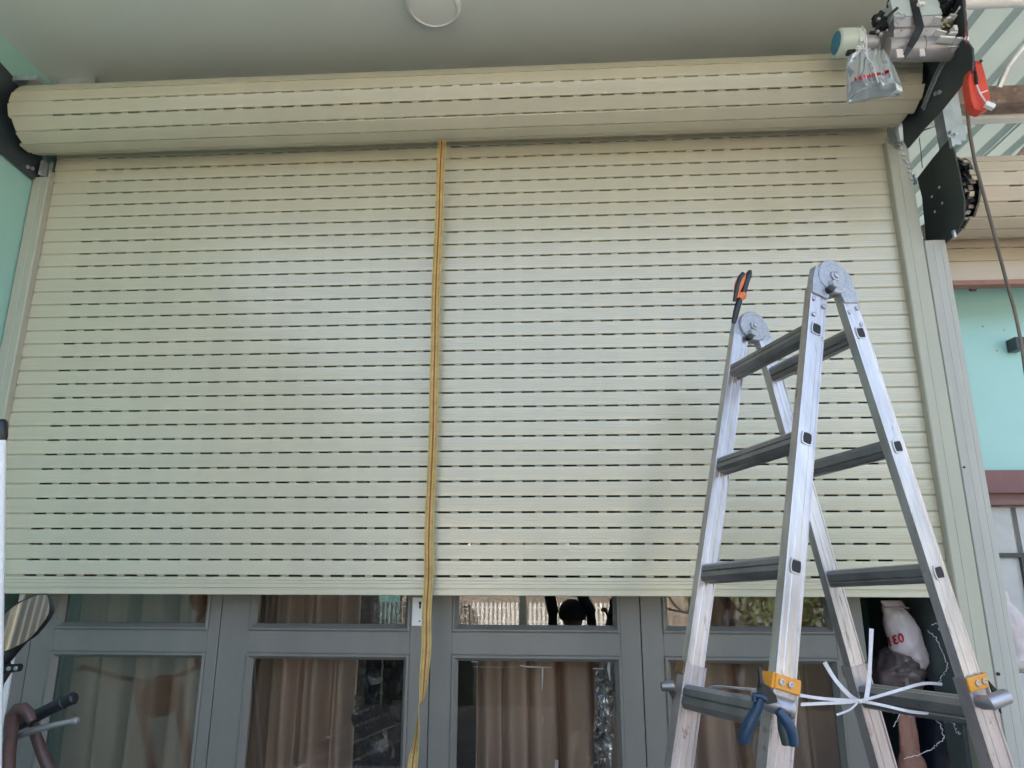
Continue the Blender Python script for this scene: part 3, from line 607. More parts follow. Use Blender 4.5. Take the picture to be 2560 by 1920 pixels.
# release mechanism at the right
rx = random.Random(9); me_ = MB()
me_.use('white')
for (x, y, w_, h_) in ((1350, 195, 60, 14), (1450, 200, 40, 16), (1520, 300, 30, 60), (1380, 330, 90, 14), (1500, 345, 70, 16), (1440, 390, 130, 22), (1560, 400, 50, 18), (1500, 170, 60, 10), (1545, 130, 18, 18)):
    me_.obox(mp(x, y, -.455), V((cos(rx.uniform(-.3, .3)), 0, sin(rx.uniform(-.4, .3)))).normalized(), Y_, Z_, w_/3.95/2/700, .012, h_/3.95/2/700)
me_.split('release_plate', 'white', mt)
me_ = MB()
for (x, y, r_) in ((1390, 235, .012), (1430, 215, .010), (1455, 260, .013), (1400, 280, .008), (1480, 225, .009)):
    p = mp(x, y, -.43); me_.lathe(p, -Y_, [(0, r_), (.012, r_), (.014, r_*.6), (.02, r_*.4)], 12)
me_.split('gear', 'brass', mt, smooth=30)
MB().obox(mp(1470, 285, -.40), X_, Y_, Z_, .028, .02, .022).build('gear_case', 'cream', mt)
MB().cyl(mp(1455, 462, -.46), mp(1545, 462, -.46), .003, 10).build('pin', 'steel', mt)
MB().obox(mp(1545, 460, -.43), V((.8, 0, .5)).normalized(), Y_, V((-.5, 0, .8)).normalized(), .016, .012, .010).build('shackle', 'galv', mt)
mb = MB()
for (x, y) in ((1580, 88), (1635, 392), (1170, 50), (1205, 48)): mb.lathe(mp(x, y, -.47), -Y_, [(0, .007), (.006, .0075), (.010, .005), (.011, .001)], 12)
mb.split('screw', 'white', mt, smooth=30)
# black mounting hardware left of the box
mb = MB()
for (x, y, w_, h_, a) in ((760, 165, 80, 26, .35), (800, 140, 50, 20, -.8), (790, 190, 100, 22, -.1), (735, 225, 20, 60, .1), (765, 270, 24, 70, -.3), (810, 250, 70, 90, .15), (720, 335, 70, 22, 0), (765, 350, 30, 40, .5), (500, 520, 70, 28, .05)):
    mb.obox(mp(x, y, -.41), V((cos(a), 0, sin(a))), Y_, V((-sin(a), 0, cos(a))), w_/3.95/2/680, .010, h_/3.95/2/680)
mb.split('mounting_clip', 'black', mt)
mb = MB()
for (x, y) in ((770, 200), (760, 320), (790, 345)): mb.lathe(mp(x, y, -.43), -Y_, [(0, .006), (.008, .006), (.009, .003)], 10)
mb.split('nut', 'steel', mt)
mb = MB()
for (x, y, w_, h_) in ((600, 400, 22, 50), (640, 420, 26, 40), (590, 470, 60, 14), (610, 490, 90, 10)):
    mb.obox(mp(x, y, -.455), X_, Y_, Z_, w_/3.95/2/680, .006, h_/3.95/2/680)
mb.split('cable_clamp', 'white', mt)
tag(MB().tube([mp(855, 185, -.455), mp(900, 130, -.46), (mp(960, 80, -.46))], .005, 8).build('black_tie', 'black', smooth=True), 'short black tie lying slantwise over the pale blue motor box', 'cable tie')
# black belt over the box
B_ = [(1110, -60), (1125, 20), (1150, 120), (1185, 255), (1182, 275), (1130, 380), (1080, 470), (1025, 565)]
yy = [-.44, -.452, -.455, -.458, -.458, -.452, -.455, -.445]
pts = [mp(x, y, q) for (x, y), q in zip(B_, yy)]; wd = []
for i in range(len(pts)):
    t = (pts[min(i+1, 7)]-pts[max(i-1, 0)]).normalized(); wd.append(t.cross(Y_).normalized()*(.0125 if i < 6 else .010 if i == 6 else .006))
tag(MB().ribbon(pts, wd, .003).build('black_belt', 'black'), 'black fabric belt wrapped round the pale blue motor box', 'belt')
# black polythene over the top
def mq(x, y, yy): return mp(x, y, yy)
bg1 = crumple([mq(860, -90, -.43), mq(1240, -90, -.40), mq(1225, 75, -.42), mq(870, 80, -.43)], .02, 3, 24, 14, .02, 30)
tag(bg1.build('black_wrap', 'blackfilm', smooth=30), 'black polythene bunched above the left of the motor box', 'plastic sheet')
bg2 = crumple([mq(1330, -90, -.44), mq(1600, -90, -.44), mq(1590, 110, -.44), mq(1315, 165, -.44)], .03, 8, 24, 24, .03, 26)
tag(bg2.build('black_wrap', 'blackfilm', smooth=30), 'crumpled black polythene hanging above the motor gears', 'plastic sheet')
# wires
wr = thing('wire_bundle', mp(1640, 300, -.47), 'dark red twisted wires running down beside the black end plate', 'wire')
for k in range(3):
    ps = []
    for i in range(31):
        t = i/30; seg = [(1612, -60), (1625, 120), (1640, 260), (1640, 400), (1690, 500), (1715, 620), (1720, 700)]; s_ = t*6; a = min(int(s_), 5); u = s_-a
        ps.append(mp(seg[a][0]*(1-u)+seg[a+1][0]*u+14*sin(t*19+k*2.1), seg[a][1]*(1-u)+seg[a+1][1]*u, -.475+.006*cos(t*19+k*2.1)))
    MB().tube(ps, .0022, 6).build('wire', 'redpipe', wr, smooth=True)
# orange box
ob_ = thing('orange_box', mp(1770, 830, -.47), 'orange red plastic battery box hanging at the top right below the wires', 'box')
c0, c1, c2, c3 = mp(1715, 600, -.47), mp(1810, 620, -.47), mp(1885, 1080, -.47), mp(1735, 1090, -.47)
m_ = MB().poly([mp(1735, 590, -.47), mp(1795, 605, -.47), mp(1830, 720, -.47), mp(1862, 860, -.47), mp(1888, 1000, -.47), mp(1880, 1060, -.47), mp(1800, 1095, -.47), mp(1725, 1075, -.47), mp(1690, 980, -.47), mp(1660, 790, -.47), mp(1690, 650, -.47)], (0, .035, 0))
bevel(m_.build('box_shell', 'orange', ob_), .004, 3)
MB().tube([mp(1722, 640, -.474), mp(1740, 780, -.476), mp(1745, 830, -.476)], [.003, .005, .004], 8).build('box_slot', 'dark', ob_)
MB().tube([mp(1745, 840, -.478), mp(1775, 920, -.479), mp(1850, 1030, -.48)], .0028, 8).tube([mp(1775, 922, -.479), mp(1850, 895, -.478)], .0026, 8).build('tie', 'strap', ob_)
MB().obox(mp(1872, 1045, -.485), V((.8, 0, -.5)).normalized(), Y_, V((.5, 0, .8)).normalized(), .014, .007, .008).build('connector', 'white', ob_)
MB().lathe(mp(1785, 605, -.475), -Y_, [(0, .005), (.003, .005)], 10).build('hanging_hole', 'dark', ob_)
# hanging grey bag with white strings
D3 = lambda x, y: (2100+x/11.06, 120+y/11.06)
bg = thing('hanging_bag', at(*D3(800, 300), y=-.5), 'grey translucent plastic bag with red print tied under the motor', 'bag')
def bagfn():
    rows = [(85, 520, 1180), (250, 240, 1330), (500, 200, 1470), (800, 215, 1580), (1100, 225, 1690), (1250, 222, 1715), (1480, 215, 1000)]
    def fn(sg):
        def g(u, v):
            s_ = v*(len(rows)-1); k = min(int(s_), len(rows)-2); w_ = s_-k; a, b = rows[k], rows[k+1]; y = a[0]*(1-w_)+b[0]*w_; l = a[1]*(1-w_)+b[1]*w_; r_ = a[2]*(1-w_)+b[2]*w_
            x = l+(r_-l)*u
            if v > 5/6: y = 1250+(v-5/6)*6*(1-u)*270; l = 222-7*(v-5/6)*6; x = l+(1715-l)*u
            p = at(*D3(x, y), y=-.50); e = (4*u*(1-u))**.5*min(1, 3.5*(1-v))
            fold = .006*sin(u*21+4*sin(v*2.5))*(1-.5*v)+.005*noise.noise(p*45)
            return p+V((0, -sg*(.006+.018*e*v*2)-fold*(.4+.6*e), 0))
        return g
    return fn
g = bagfn(); MB().grid(g(1), 60, 50).grid(g(-1), 60, 50).build('bag_body', 'clearb', bg, smooth=180, recalc=False)
mb = MB()
for i, x in enumerate((430, 520, 570, 680, 745, 830, 900, 960, 1050, 1100, 1170, 1240, 1290, 1320)):
    y = 850-(x-430)*.20; w_ = rnd.choice((50, 70, 40)); h_ = 110
    for q in range(3):
        mb.obox(at(*D3(x+rnd.uniform(-18, 18), y+rnd.uniform(-35, 35)), y=-.545), X_, Y_, Z_, w_/11.06/1400*rnd.uniform(.5, 1), .0004, h_/11.06/1500*rnd.uniform(.25, .9))
mb.split('red_print', 'redp', bg)
for ps in ([(590, -100), (650, 0), (735, 60), (745, 200), (790, 320), (880, 380), (940, 560), (1010, 800), (1060, 960)], [(550, 130), (545, 400), (510, 700), (480, 950)], [(720, 260), (670, 330), (665, 560), (620, 700), (600, 1050)], [(800, 430), (850, 640), (890, 950)], [(1130, 30), (1130, 250), (1200, 430), (1200, 640), (1240, 820), (1290, 950)], [(300, 1400), (450, 1230), (650, 1120), (900, 1050), (1280, 1000)]):
    MB().tube([at(*D3(*p), y=-.552) for p in ps], .0021, 6).build('fold_crease', 'strap' if ps[0] == (590, -100) else 'clear', bg, smooth=True)
tag(MB().tube([mp(612, 262, -.46), mp(640, 300, -.475), mp(655, 380, -.478), mp(655, 500, -.50)], .003, 6).build('white_string', 'strap', smooth=True), 'white string knotted round the motor neck holding the grey bag', 'string')

# ============================================================ GALVANISED POST, NEIGHBOUR SHUTTER
ga, gb = at(2353, 250, y=-.06), at(2403, 250, y=-.06)
gp = thing('steel_post', (ga.x+.03, -.05, 3.0), 'short galvanised upright between the two black shutter plates', 'post')
MB().box((at(2352, 250, y=-.06).x, -.06, at(2370, 362, y=-.06).z), (at(2384, 250, y=-.06).x, .0, 3.52)).build('upright', 'galv', gp)
MB().box((at(2384, 250, y=-.06).x+.001, -.055, at(2380, 350, y=-.06).z), (at(2400, 250, y=-.06).x, -.050, 3.50)).build('flange', 'galv', gp)
mb = MB()
for (x, y) in ((2375, 330), (2387, 336), (2371, 345), (2382, 352), (2368, 360), (2376, 368)): mb.lathe(at(x, y, y=-.065), -Y_, [(0, .007), (.008, .006), (.01, .003)], 8)
mb.split('bolt', 'galv', gp)
NX = 1.53
ns = thing('roller_shutter', (2.3, 0, 2.75), 'smaller beige roller shutter rolled up over the mint neighbour wall', 'roller shutter')
# roll centre from its silhouette at px 2480 : top 395, bottom 594
def elev(px, py): v = at(px, py, y=0)-CAM; return math.atan2(v.z, v.y)
e1, e2 = elev(2480, 392), elev(2480, 594); NR = .1475; hh = (e1-e2)/2; dist = NR/sin(hh); NYc = CAM.y+dist*cos((e1+e2)/2); NZc = CAM.z+dist*sin((e1+e2)/2)
SL2 = slat_mesh(3.0, [(.10+i*SLOTP, .10+i*SLOTP+.044) for i in range(36)], 'slat'); SL2.materials[0] = M['shutter_b']
for i in range(17):
    aj = R(8-21.18*i); am = aj+R(10.6); nrm = V((0, -cos(am), sin(am))); tan = V((0, sin(am), cos(am))); o_ = V((0, NYc, NZc))+nrm*NR-tan*(PIT/2)
    put(SL2, 'slat', ns, (NX+.012+random.uniform(-.012, .012), o_.y, o_.z), -am)
yc_ = NYc+NR-.012; zz = [at(2500, q, y=yc_).z for q in (600, 622, 652, 703)]
for k in range(2): put(SL2, 'slat', ns, (NX-.03, yc_, zz[1]+.004+k*PIT))
MB().sweep([(yc_-.003, zz[1]), (yc_-.003, zz[2]+.002), (yc_+.002, zz[2]), (yc_-.006, zz[2]-.003), (yc_-.006, zz[3]+.006), (yc_-.014, zz[3]+.004), (yc_-.014, zz[3]), (yc_+.03, zz[3]), (yc_+.03, zz[1])], (1.50, 0, 0), (NX+3.0, 0, 0), Y_, Z_).build('bottom_bar', 'shutter_b', ns)
MB().box((1.50, yc_-.02, zz[3]-.02), (NX+3, yc_+.025, zz[3]-.001)).build('rubber_seal', 'cloth', ns)
sp_ = MB(); rs_ = random.Random(5)
for i in range(230):                              # torn spiral edge of the rolled slats
    a = i*2*pi*6.0/230; r_ = NR-.002-.075*i/230+rs_.uniform(-.004, .004); p = V((NX+.004+rs_.uniform(-.012, .006), NYc-cos(a)*r_, NZc+sin(a)*r_))
    sp_.use(rs_.choice(('plate_g', 'plate_g', 'timber', 'dark', 'dark', 'offwhite', 'shutter_b'))); b_ = a+rs_.uniform(-.5, .5); sp_.obox(p, X_, V((0, sin(b_), cos(b_))), V((0, -cos(b_), sin(b_))), .008, rs_.uniform(.004, .011), .0022)
tag(sp_.build('roll_edge', 'galv', ns), kind='stuff')
MB().cyl((1.505, NYc, NZc), (NX+3, NYc, NZc), .05, 24).build('axle', 'plate_g', ns)
Q3 = lambda x, y: at(2160+x/3.77, 280+y/3.77, x=1.50)
q = [Q3(*p) for p in ((800, 255), (650, 430), (500, 625), (545, 800), (575, 1100), (585, 1270), (650, 1330), (870, 1150), (940, 1010), (945, 850), (900, 600), (850, 380))]
MB().poly(q, (.005, 0, 0)).build('end_plate', 'plate_g', ns)
mb = MB()
for p in ((710, 710), (640, 798), (738, 858), (668, 940)): mb.lathe(Q3(*p), -X_, [(0, .0055), (.001, .0055)], 10)
mb.split('bolt_hole', 'label', ns)
m_ = MB()
for (x, y, w_, h_) in ((490, 640, .010, .022), (585, 1290, .008, .02), (620, 1330, .010, .008), (865, 1150, .006, .014), (840, 290, .008, .02)): m_.obox(Q3(x, y)-X_*.006, X_, Y_, Z_, .004, w_, h_)
m_.split('plate_bracket', 'galv', ns)
# dark grit hanging under the beam
tag(crumple([at(2412, 708, y=.2), at(2450, 706, y=.2), at(2440, 728, y=.2), at(2424, 728, y=.2)], .01, 5, 8, 8, .006, 40).build('hanging_rag', 'sackd'), 'small dark scrap hanging under the beige bottom bar', 'rag')
# cable and switch box
cb = [at(2411, 205, y=-.35), at(2424, 330, y=-.3), at(2436, 400, y=-.25), at(2463, 500, y=-.2), at(2492, 610, y=-.12), at(2515, 700, y=-.05), at(2535, 770, y=0), at(2552, 850, y=0), at(2566, 950, y=0), at(2600, 1200, y=.02), at(2640, 1600, y=.02), (at(2640, 1600, y=.02).x, .02, 0)]
tag(MB().tube(cb, .0058, 8).build('hanging_cable', 'cable', smooth=True), 'grey cable hanging from the black end plate down past the mint wall', 'cable')
p = at(2540, 862, y=.27); o = MB().obox(p, X_, Y_, Z_, .019, .028, .026).build('switch_box', 'plate', loc=p); bevel(o, .003); tag(o, 'small black switch box on the mint neighbour wall behind the cable', 'switch')
# thin wires under the roof, left of the neighbour plate
tw = thing('thin_wires', at(2310, 340, y=.5), 'thin dark wires strung under the roof behind the steel upright', 'wire')
for a, b in (((2290, 330), (2440, 288)), ((2300, 318), (2440, 275)), ((2260, 345), (2380, 300)), ((2330, 300), (2450, 268))):
    MB().tube([at(*a, y=.6), at(*b, y=.5)], .0022, 5).build('wire', 'cable', tw)
MB().tube([at(2298, 345, y=.1), at(2302, 375, y=.1), at(2306, 420, y=.1)], .0018, 5).build('wire', 'cable', tw)
# white plastic bag at the far right
wb = sack_fn([(1478, 2508, 2516), (1510, 2508, 2530), (1560, 2514, 2570), (1610, 2530, 2590), (1650, 2532, 2580)], .12, .04, 5, .010)
tag(wb.build('white_bag', 'sack', smooth=45), 'white plastic bag hanging behind the grey post at the right edge', 'bag')

# ============================================================ LADDER
H = V((.640, -.690, 2.369)); th, tilt, aL, bR, LW, LW0 = -1.200, .089, .302, .136, .328, .306
R0L, R0R, RP, OFF = .161, .146, .28, .033
e0 = V((cos(th), sin(th), 0)); nn = V((-e0.y, e0.x, 0)); E_ = e0*cos(tilt)+Z_*sin(tilt); ZP = Z_*cos(tilt)-e0*sin(tilt)
la = thing('ladder', (H.x, H.y, 0), 'folding aluminium ladder standing as an A with orange clamps', 'ladder')
def legdir(side):
    a, sg = (aL, -1) if side == 'L' else (bR, 1)
    return -ZP*cos(a)+nn*(sg*sin(a)), nn*(sg*cos(a))+ZP*sin(a)
def stile_prof(hw, ht): # (across, outward) with lips and a shallow web
    return [(-hw, -ht), (-hw, ht), (-hw+.004, ht+.0008), (-hw+.006, ht-.0012), (-hw*.35, ht-.0012), (-hw*.25, ht-.0002), (hw*.25, ht-.0002), (hw*.35, ht-.0012), (hw-.006, ht-.0012), (hw-.004, ht+.0008), (hw, ht), (hw, -ht), (hw-.004, -ht-.0008), (hw-.006, -ht+.0012), (-hw+.006, -ht+.0012), (-hw+.004, -ht-.0008)]
def rung_prof(h):
    p = [(-1, -.6), (-1, .15), (-.86, .3), (-1, .45), (-.9, .8), (-.6, 1), (-.2, 1), (-.05, .88), (.1, 1), (.6, 1), (1, .6), (1, .1), (.88, 0), (1, -.1), (1, -.6), (.6, -1), (.1, -1), (0, -.88), (-.1, -1), (-.6, -1)]
    return [(a*h, b*h) for a, b in p]
for side in 'LR':
    dn, pe = legdir(side); r0 = R0L if side == 'L' else R0R
    zlen = None
    for s_ in (1, -1):
        base = H+E_*(s_*(LW/2-.012))+pe*OFF
        L0 = base+dn*.045; cl_ = r0+RP*2+.21          # start of the wider lower section
        L1 = base+dn*(cl_+.12)
        lg = MB().sweep(stile_prof(.0235, .011), L0, L1, pe, E_).build('upper_stile', 'alu', la)
        full = (base.z)/(-dn.z)-.03; Lb = base+dn*full; Lc = base+dn*cl_
        lo = MB().sweep([(p*1.18, q_*1.28) for p, q_ in stile_prof(.0235, .011)], Lc, Lb, pe, E_).build('lower_stile', 'alu_d', la)
        MB().obox(Lb+dn*.005, pe, dn, E_, .032, .028, .02).build('rubber_foot', 'black', lo)
        # hinge
        hc = H+E_*(s_*(LW0/2+.002))
        # cheek plate tongue on the stile
        MB().poly([hc+pe*(OFF+.0225)+dn*.068-E_*.008, hc+pe*(OFF-.0225)+dn*.068-E_*.008, hc+pe*(OFF-.026)+dn*.05-E_*.008, hc-dn*.02-E_*.008+pe*.0, hc+pe*(OFF+.020)-dn*.01-E_*.008, hc+pe*(OFF+.024)+dn*.03-E_*.008], E_*(.020)).build('hinge_cheek', 'cast', la)
        mb = MB()
        for u, v in ((.014, .082), (-.015, .092), (.010, .125)):
            mb.lathe(base+pe*u+dn*v+E_*(.0105 if s_ > 0 else -.0105)+E_*0, E_*s_, [(0, .0055), (.003, .005), (.0042, .002)], 12)
        mb.split('rivet', 'steel', la, smooth=30)
        if s_ > 0 or True:
            # orange clamp
            cp = base+dn*(cl_+.012)
            ck = MB().obox(cp+E_*(s_*.0160), pe, dn, E_, .028, .0135, .0028)
            cmat = 'clamp' if s_ > 0 else 'rusty'; cm = ck.build('clamp_plate', cmat, la); bevel(cm, .002)
            MB().obox(cp+pe*(.0305), pe, dn, E_, .003, .0135, .015).build('clamp_plate', cmat, la)
            mb = MB()
            for u in (-.004, .016): mb.lathe(cp+pe*u+E_*(s_*.0188), E_*s_, [(0, .0062), (.003, .006), (.0035, .0035), (.002, .002)], 14)
            mb.split('rivet', 'steel', la, smooth=30)
    # rungs
    for k in range(0, 8):
        d_ = r0+RP*k
        c = H+pe*OFF+dn*d_
        if c.z < .2: break
        if k < 3: hw, hh_ = LW/2, .0175; a_, b_ = c-E_*(LW/2-.018), c+E_*(LW/2-.018)
        else: a_, b_ = c-E_*(LW/2), c+E_*(LW/2-.02)
        hs = .0205 if k < 3 else .0255
        rg = MB().sweep(rung_prof(hs), a_, b_, pe, dn).build('rung', 'rung', la)
        for s_ in (1, -1):
            hc = c+E_*(s_*(LW/2-.0008)) if k < 3 else c+E_*(s_*(LW/2+.003))
            if k < 3 or k > 3:
                rr_ = MB(); n = 24; vs = []; fs = []
                for j in range(n):
                    a = 2*pi*j/n; cx, cy = cos(a), sin(a); sq = 1/max(abs(cx), abs(cy))**.55
                    for r_, o_ in ((.0165, -.0010), (.0160, .0014), (.0130, .0014), (.0125, -.001)):
                        vs.append(hc+pe*(cx*r_*sq*.86)+dn*(cy*r_*sq)+E_*(s_*o_))
                for j in range(n):
                    for q_ in range(4): fs.append((j*4+q_, j*4+(q_+1) % 4, ((j+1) % n)*4+(q_+1) % 4, ((j+1) % n)*4+q_))
                rr_.add(vs, fs); rr_.build('rung_collar', 'alu', la, smooth=True)
                MB().obox(hc, pe, dn, E_, .0095, .0112, .0012).build('rung_opening', 'dark', la)
    # fine lock bars at the fourth rung
    k3 = r0+RP*3-.035
# hinge discs, one assembly at each end of the axis
for s_ in (1, -1):
    hc = H+E_*(s_*LW0/2)
    MB().lathe(hc-E_*.020, E_, [(0, .040), (.002, .044), (.010, .044), (.011, .0415), (.026, .0415), (.027, .045), (.036, .045), (.038, .043), (.0385, .034), (.0375, .033)], 44).build('hinge_disc', 'cast', la, smooth=30)
    MB().lathe(hc+E_*.0185*1, E_, [(0, .013), (.004, .0125), (.005, .0085), (.009, .008), (.010, .006)], 20).build('hinge_bolt', 'steel', la, smooth=30)
    kp = hc-nn*.014-ZP*.026+E_*.018
    MB().lathe(kp, E_, [(0, .012), (.008, .011), (.012, .009), (.013, .004)], 18).build('lock_button', 'cast', la, smooth=30)
    MB().lathe(kp-nn*.012-ZP*.014-E_*.004, E_, [(0, .009), (.012, .009), (.014, .006)], 16).build('lock_knob', 'black', la, smooth=30)
dnL, peL = legdir('L'); dnR, peR = legdir('R')
# J shaped lock pins on the fourth rung level
def near(side, d, s_=1, q_=0): 
    dn, pe = legdir(side); return H+pe*(OFF+q_)+dn*d+E_*(s_*LW/2)
yL = near('L', R0L+RP*3-.04).y-.03; k0, k1 = at(1913, 1752, y=yL), at(1990, 1778, y=yL-.02)
m_ = MB().tube([k0+V((0, .05, 0)), k0+V((0, .012, 0)), k0.lerp(k1, .12), k1.lerp(k0, .1), k1], [.012, .0145, .0165, .0165, .012], 18); m_.build('lock_pin', 'steel', la, smooth=40)
yR = near('R', R0R+RP*3-.04).y-.03; k0, k1 = at(2468, 1760, y=yR), at(2522, 1738, y=yR+.0)
MB().tube([k0+V((0, .05, 0)), k0+V((0, .012, 0)), k0.lerp(k1, .15), k1.lerp(k0, .1), k1], [.011, .0135, .0145, .0145, .011], 18).build('lock_pin', 'steel', la, smooth=40)
# dark bracket plates behind the pins
yF = near('L', R0L+RP*3, -1).y
G = lambda x, y: (1600+x/3.456, 1440+y/3.456)
MB().poly([at(*G(*p), y=yF-.01) for p in ((230, 960), (430, 1060), (350, 1125), (310, 1120))], (0, .02, 0)).build('pin_bracket', 'black', la)
MB().tube([at(*G(185, 955), y=yF-.02), at(*G(290, 950), y=yF-.02)], [.010, .012], 14).build('lock_pin', 'rung', la, smooth=40)
MB().poly([at(*G(*p), y=yL+.045) for p in ((1040, 1050), (1140, 1040), (1130, 1270), (1085, 1280), (1050, 1240))], (0, .006, 0)).build('pin_bracket', 'black', la)
MB().poly([at(*C2(*p), y=yR+.035) for p in ((1425, 905), (1510, 1000), (1535, 1190), (1500, 1110))], (0, .006, 0)).build('pin_bracket', 'black', la)

# ---- tools on the ladder
K = lambda x, y: (1700+x/3.687, 620+y/3.687)
yp = (H-E_*(LW0/2)).y-.045
pr_ = thing('pliers', at(*K(545, 500), y=yp), 'orange and black pliers standing upright beside the far hinge of the ladder', 'pliers')
MB().tube([at(*K(x, y), y=yp) for x, y in ((492, 690), (505, 650), (520, 580), (540, 510), (552, 480))], [.006, .008, .009, .009, .008], 10).build('jaw', 'black', pr_, smooth=True)
MB().tube([at(*K(x, y), y=yp) for x, y in ((525, 470), (525, 400), (545, 330), (570, 270), (590, 235))], [.010, .0095, .0125, .011, .006], 12).build('handle', 'handle', pr_, smooth=True)
MB().tube([at(*K(x, y), y=yp-.006) for x, y in ((500, 490), (512, 440), (530, 350), (560, 270), (585, 232))], [.005, .006, .007, .008, .006], 10).build('handle_trim', 'black', pr_, smooth=True)
MB().tube([at(*K(x, y), y=yp+.012) for x, y in ((580, 460), (585, 400), (605, 320), (635, 240), (648, 210))], [.008, .009, .010, .009, .005], 12).build('handle', 'black', pr_, smooth=True)
MB().tube([at(*K(x, y), y=yp-.002) for x, y in ((545, 465), (575, 440), (598, 420))], [.010, .012, .007], 12).build('collar', 'handle', pr_, smooth=True)
yk = yL-.035
bp = thing('pliers', at(*G(1060, 1040), y=yk), 'dark blue handled cutting pliers hooked open over the near lock pin', 'pliers')
MB().tube([at(*G(x, y), y=yk) for x, y in ((1040, 1040), (1010, 1150), (950, 1260), (905, 1370), (895, 1440))], [.009, .009, .0105, .0115, .010], 12).build('handle', 'blueh', bp, smooth=True)
MB().tube([at(*G(x, y), y=yk) for x, y in ((1190, 1160), (1260, 1250), (1310, 1350), (1325, 1465))], [.007, .011, .011, .009], 12).build('handle', 'blueh', bp, smooth=True)
MB().tube([at(*G(x, y), y=yk+.004) for x, y in ((1210, 1200), (1240, 1320), (1270, 1455))], [.006, .010, .009], 10).build('inner_grip', 'plate_g', bp, smooth=True)
MB().tube([at(*G(x, y), y=yk+.006) for x, y in ((1030, 790), (1040, 880), (1050, 960), (1060, 1020))], [.003, .004, .008, .011], 10).build('blade', 'black', bp, smooth=True)
MB().poly([at(*G(*p), y=yk-.004) for p in ((1060, 930), (1110, 950), (1175, 1030), (1190, 1090), (1100, 1110), (1030, 1070), (1020, 1010))], (0, .010, 0)).build('jaw', 'black', bp)
MB().tube([at(*G(x, y), y=yk-.006) for x, y in ((985, 1080), (985, 1030), (1050, 1040), (1090, 1070))], .005, 10).build('spring', 'blueh', bp, smooth=True)
# ---- white packing strap
ps_ = thing('packing_strap', at(*C2(300, 1070), y=-.75), 'white plastic packing strap knotted between the legs of the ladder', 'strap')
def rib(pts, hw, nm='strap_band'):
    P = [at(px, py, y=y) for px, py, y in pts]; Q = []
    for i in range(len(P)-1):
        for k in range(4): Q.append(cat(P[max(i-1, 0)], P[i], P[i+1], P[min(i+2, len(P)-1)], k/4))
    Q.append(P[-1]); W = []
    for i in range(len(Q)):
        t = (Q[min(i+1, len(Q)-1)]-Q[max(i-1, 0)]).normalized(); v_ = (Q[i]-CAM).normalized(); W.append((t.cross(Y_).normalized()+Y_*.3*sin(i*.6)).normalized()*hw)
    MB().ribbon(Q, W, .0012).build(nm, 'strap', ps_)
kn = C2(300, 1080)
rib([(*kn, -.80), (*C2(230, 1040), -.81), (*C2(100, 900), -.82), (*C2(5, 745), -.83)], .0045)
rib([(*C2(365, 1060), -.80), (*C2(385, 930), -.80), (*C2(400, 700), -.80), (*C2(410, 455), -.80)], .0045)
rib([(*C2(-200, 1110), -.98), (*C2(0, 1100), -.9), (*kn, -.81), (*C2(600, 1000), -.80), (*C2(850, 930), -.79), (*C2(1020, 935), -.78)], .003)
rib([(*C2(-210, 1030), -.98), (*C2(0, 1060), -.9), (*kn, -.80), (*C2(500, 1115), -.79), (*C2(740, 1170), -.78), (*C2(930, 1190), -.76)], .003)
rib([(*kn, -.81), (*C2(230, 1150), -.82), (*C2(110, 1200), -.82)], .002)
rib([(*G(1045, 985), -1.03), (*G(850, 970), -.95), (*G(690, 955), -.85), (*G(600, 970), -.80), (*G(575, 1010), -.79), (*G(590, 1060), -.79), (*G(690, 1140), -.80), (*G(790, 1200), -.80)], .0028)
MB().lathe(at(*kn, y=-.81), -Y_, [(0, .003), (.004, .005), (.008, .002)], 10).build('knot', 'strap', ps_)

# ============================================================ MOTORBIKE (handlebar end shows at lower left)
N5 = lambda x, y: (x/4.608, 1560+y/4.608)
N8 = lambda x, y: (x/6.38, 1440+y/6.38)
by = -.42
bk = thing('motorbike', (-2.0, -.9, 0), 'olive motorbike parked at left, only mirror and handlebar in view', 'motorbike')
MB().tube([at(*N5(*p), y=by+q) for p, q in (((130, 1215), 0), ((230, 1150), 0), ((460, 1035), 0), ((720, 910), 0), ((735, 900), 0), ((745, 897), 0), ((850, 850), 0), ((868, 843), 0))], [.0165, .0172, .0176, .0172, .0195, .0172, .0178, .013], 20).build('grip', 'black', bk, smooth=30)
MB().tube([at(*N5(*p), y=by+q) for p, q in (((-300, 1420), .02), ((60, 1245), .0), ((150, 1205), 0))], .011, 14).build('handlebar', 'steel', bk, smooth=True)
MB().tube([at(*N5(*p), y=by-.045) for p in ((-150, 1420), (60, 1330), (180, 1290), (350, 1235), (600, 1170), (800, 1125), (850, 1118))], [.012, .012, .0115, .0095, .008, .0072, .0075], 14).lathe(at(*N5(862, 1118), y=by-.045), X_, [(-.012, .002), (-.008, .009), (0, .0105), (.008, .009), (.012, .002)], 14).build('brake_lever', 'steel', bk, smooth=True)
# mirror
ol = [(-420, 900), (-300, 700), (0, 735), (110, 590), (200, 500), (330, 410), (450, 350), (560, 305), (640, 300), (690, 330), (712, 400), (728, 520), (722, 600), (680, 700), (590, 840), (500, 960), (400, 1050), (240, 1135), (60, 1220), (-150, 1260), (-330, 1180)]
ol = [(max(a, -420), b) for a, b in ol]
om = [at(*N8(*p), y=by-.02) for p in ol]; c = sum(om, V())/len(om)
tv = V((0, .0, .0))
mn = ((V((-2.2, -2.45, 1.7))-c).normalized()-(c-CAM).normalized()).normalized()
def tiltp(p, k=0): d = p-c; return V((p.x, p.y-(mn.x*d.x+mn.z*d.z)/mn.y+k, p.z))      # glass turned a little
mi = MB(); n = len(om); vs = []
for k, sc_ in ((0, 1.0), (-.006, 1.035), (.004, 1.045), (.025, .96), (.04, .7)): vs += [tiltp(c+(p-c)*sc_, k) for p in om]
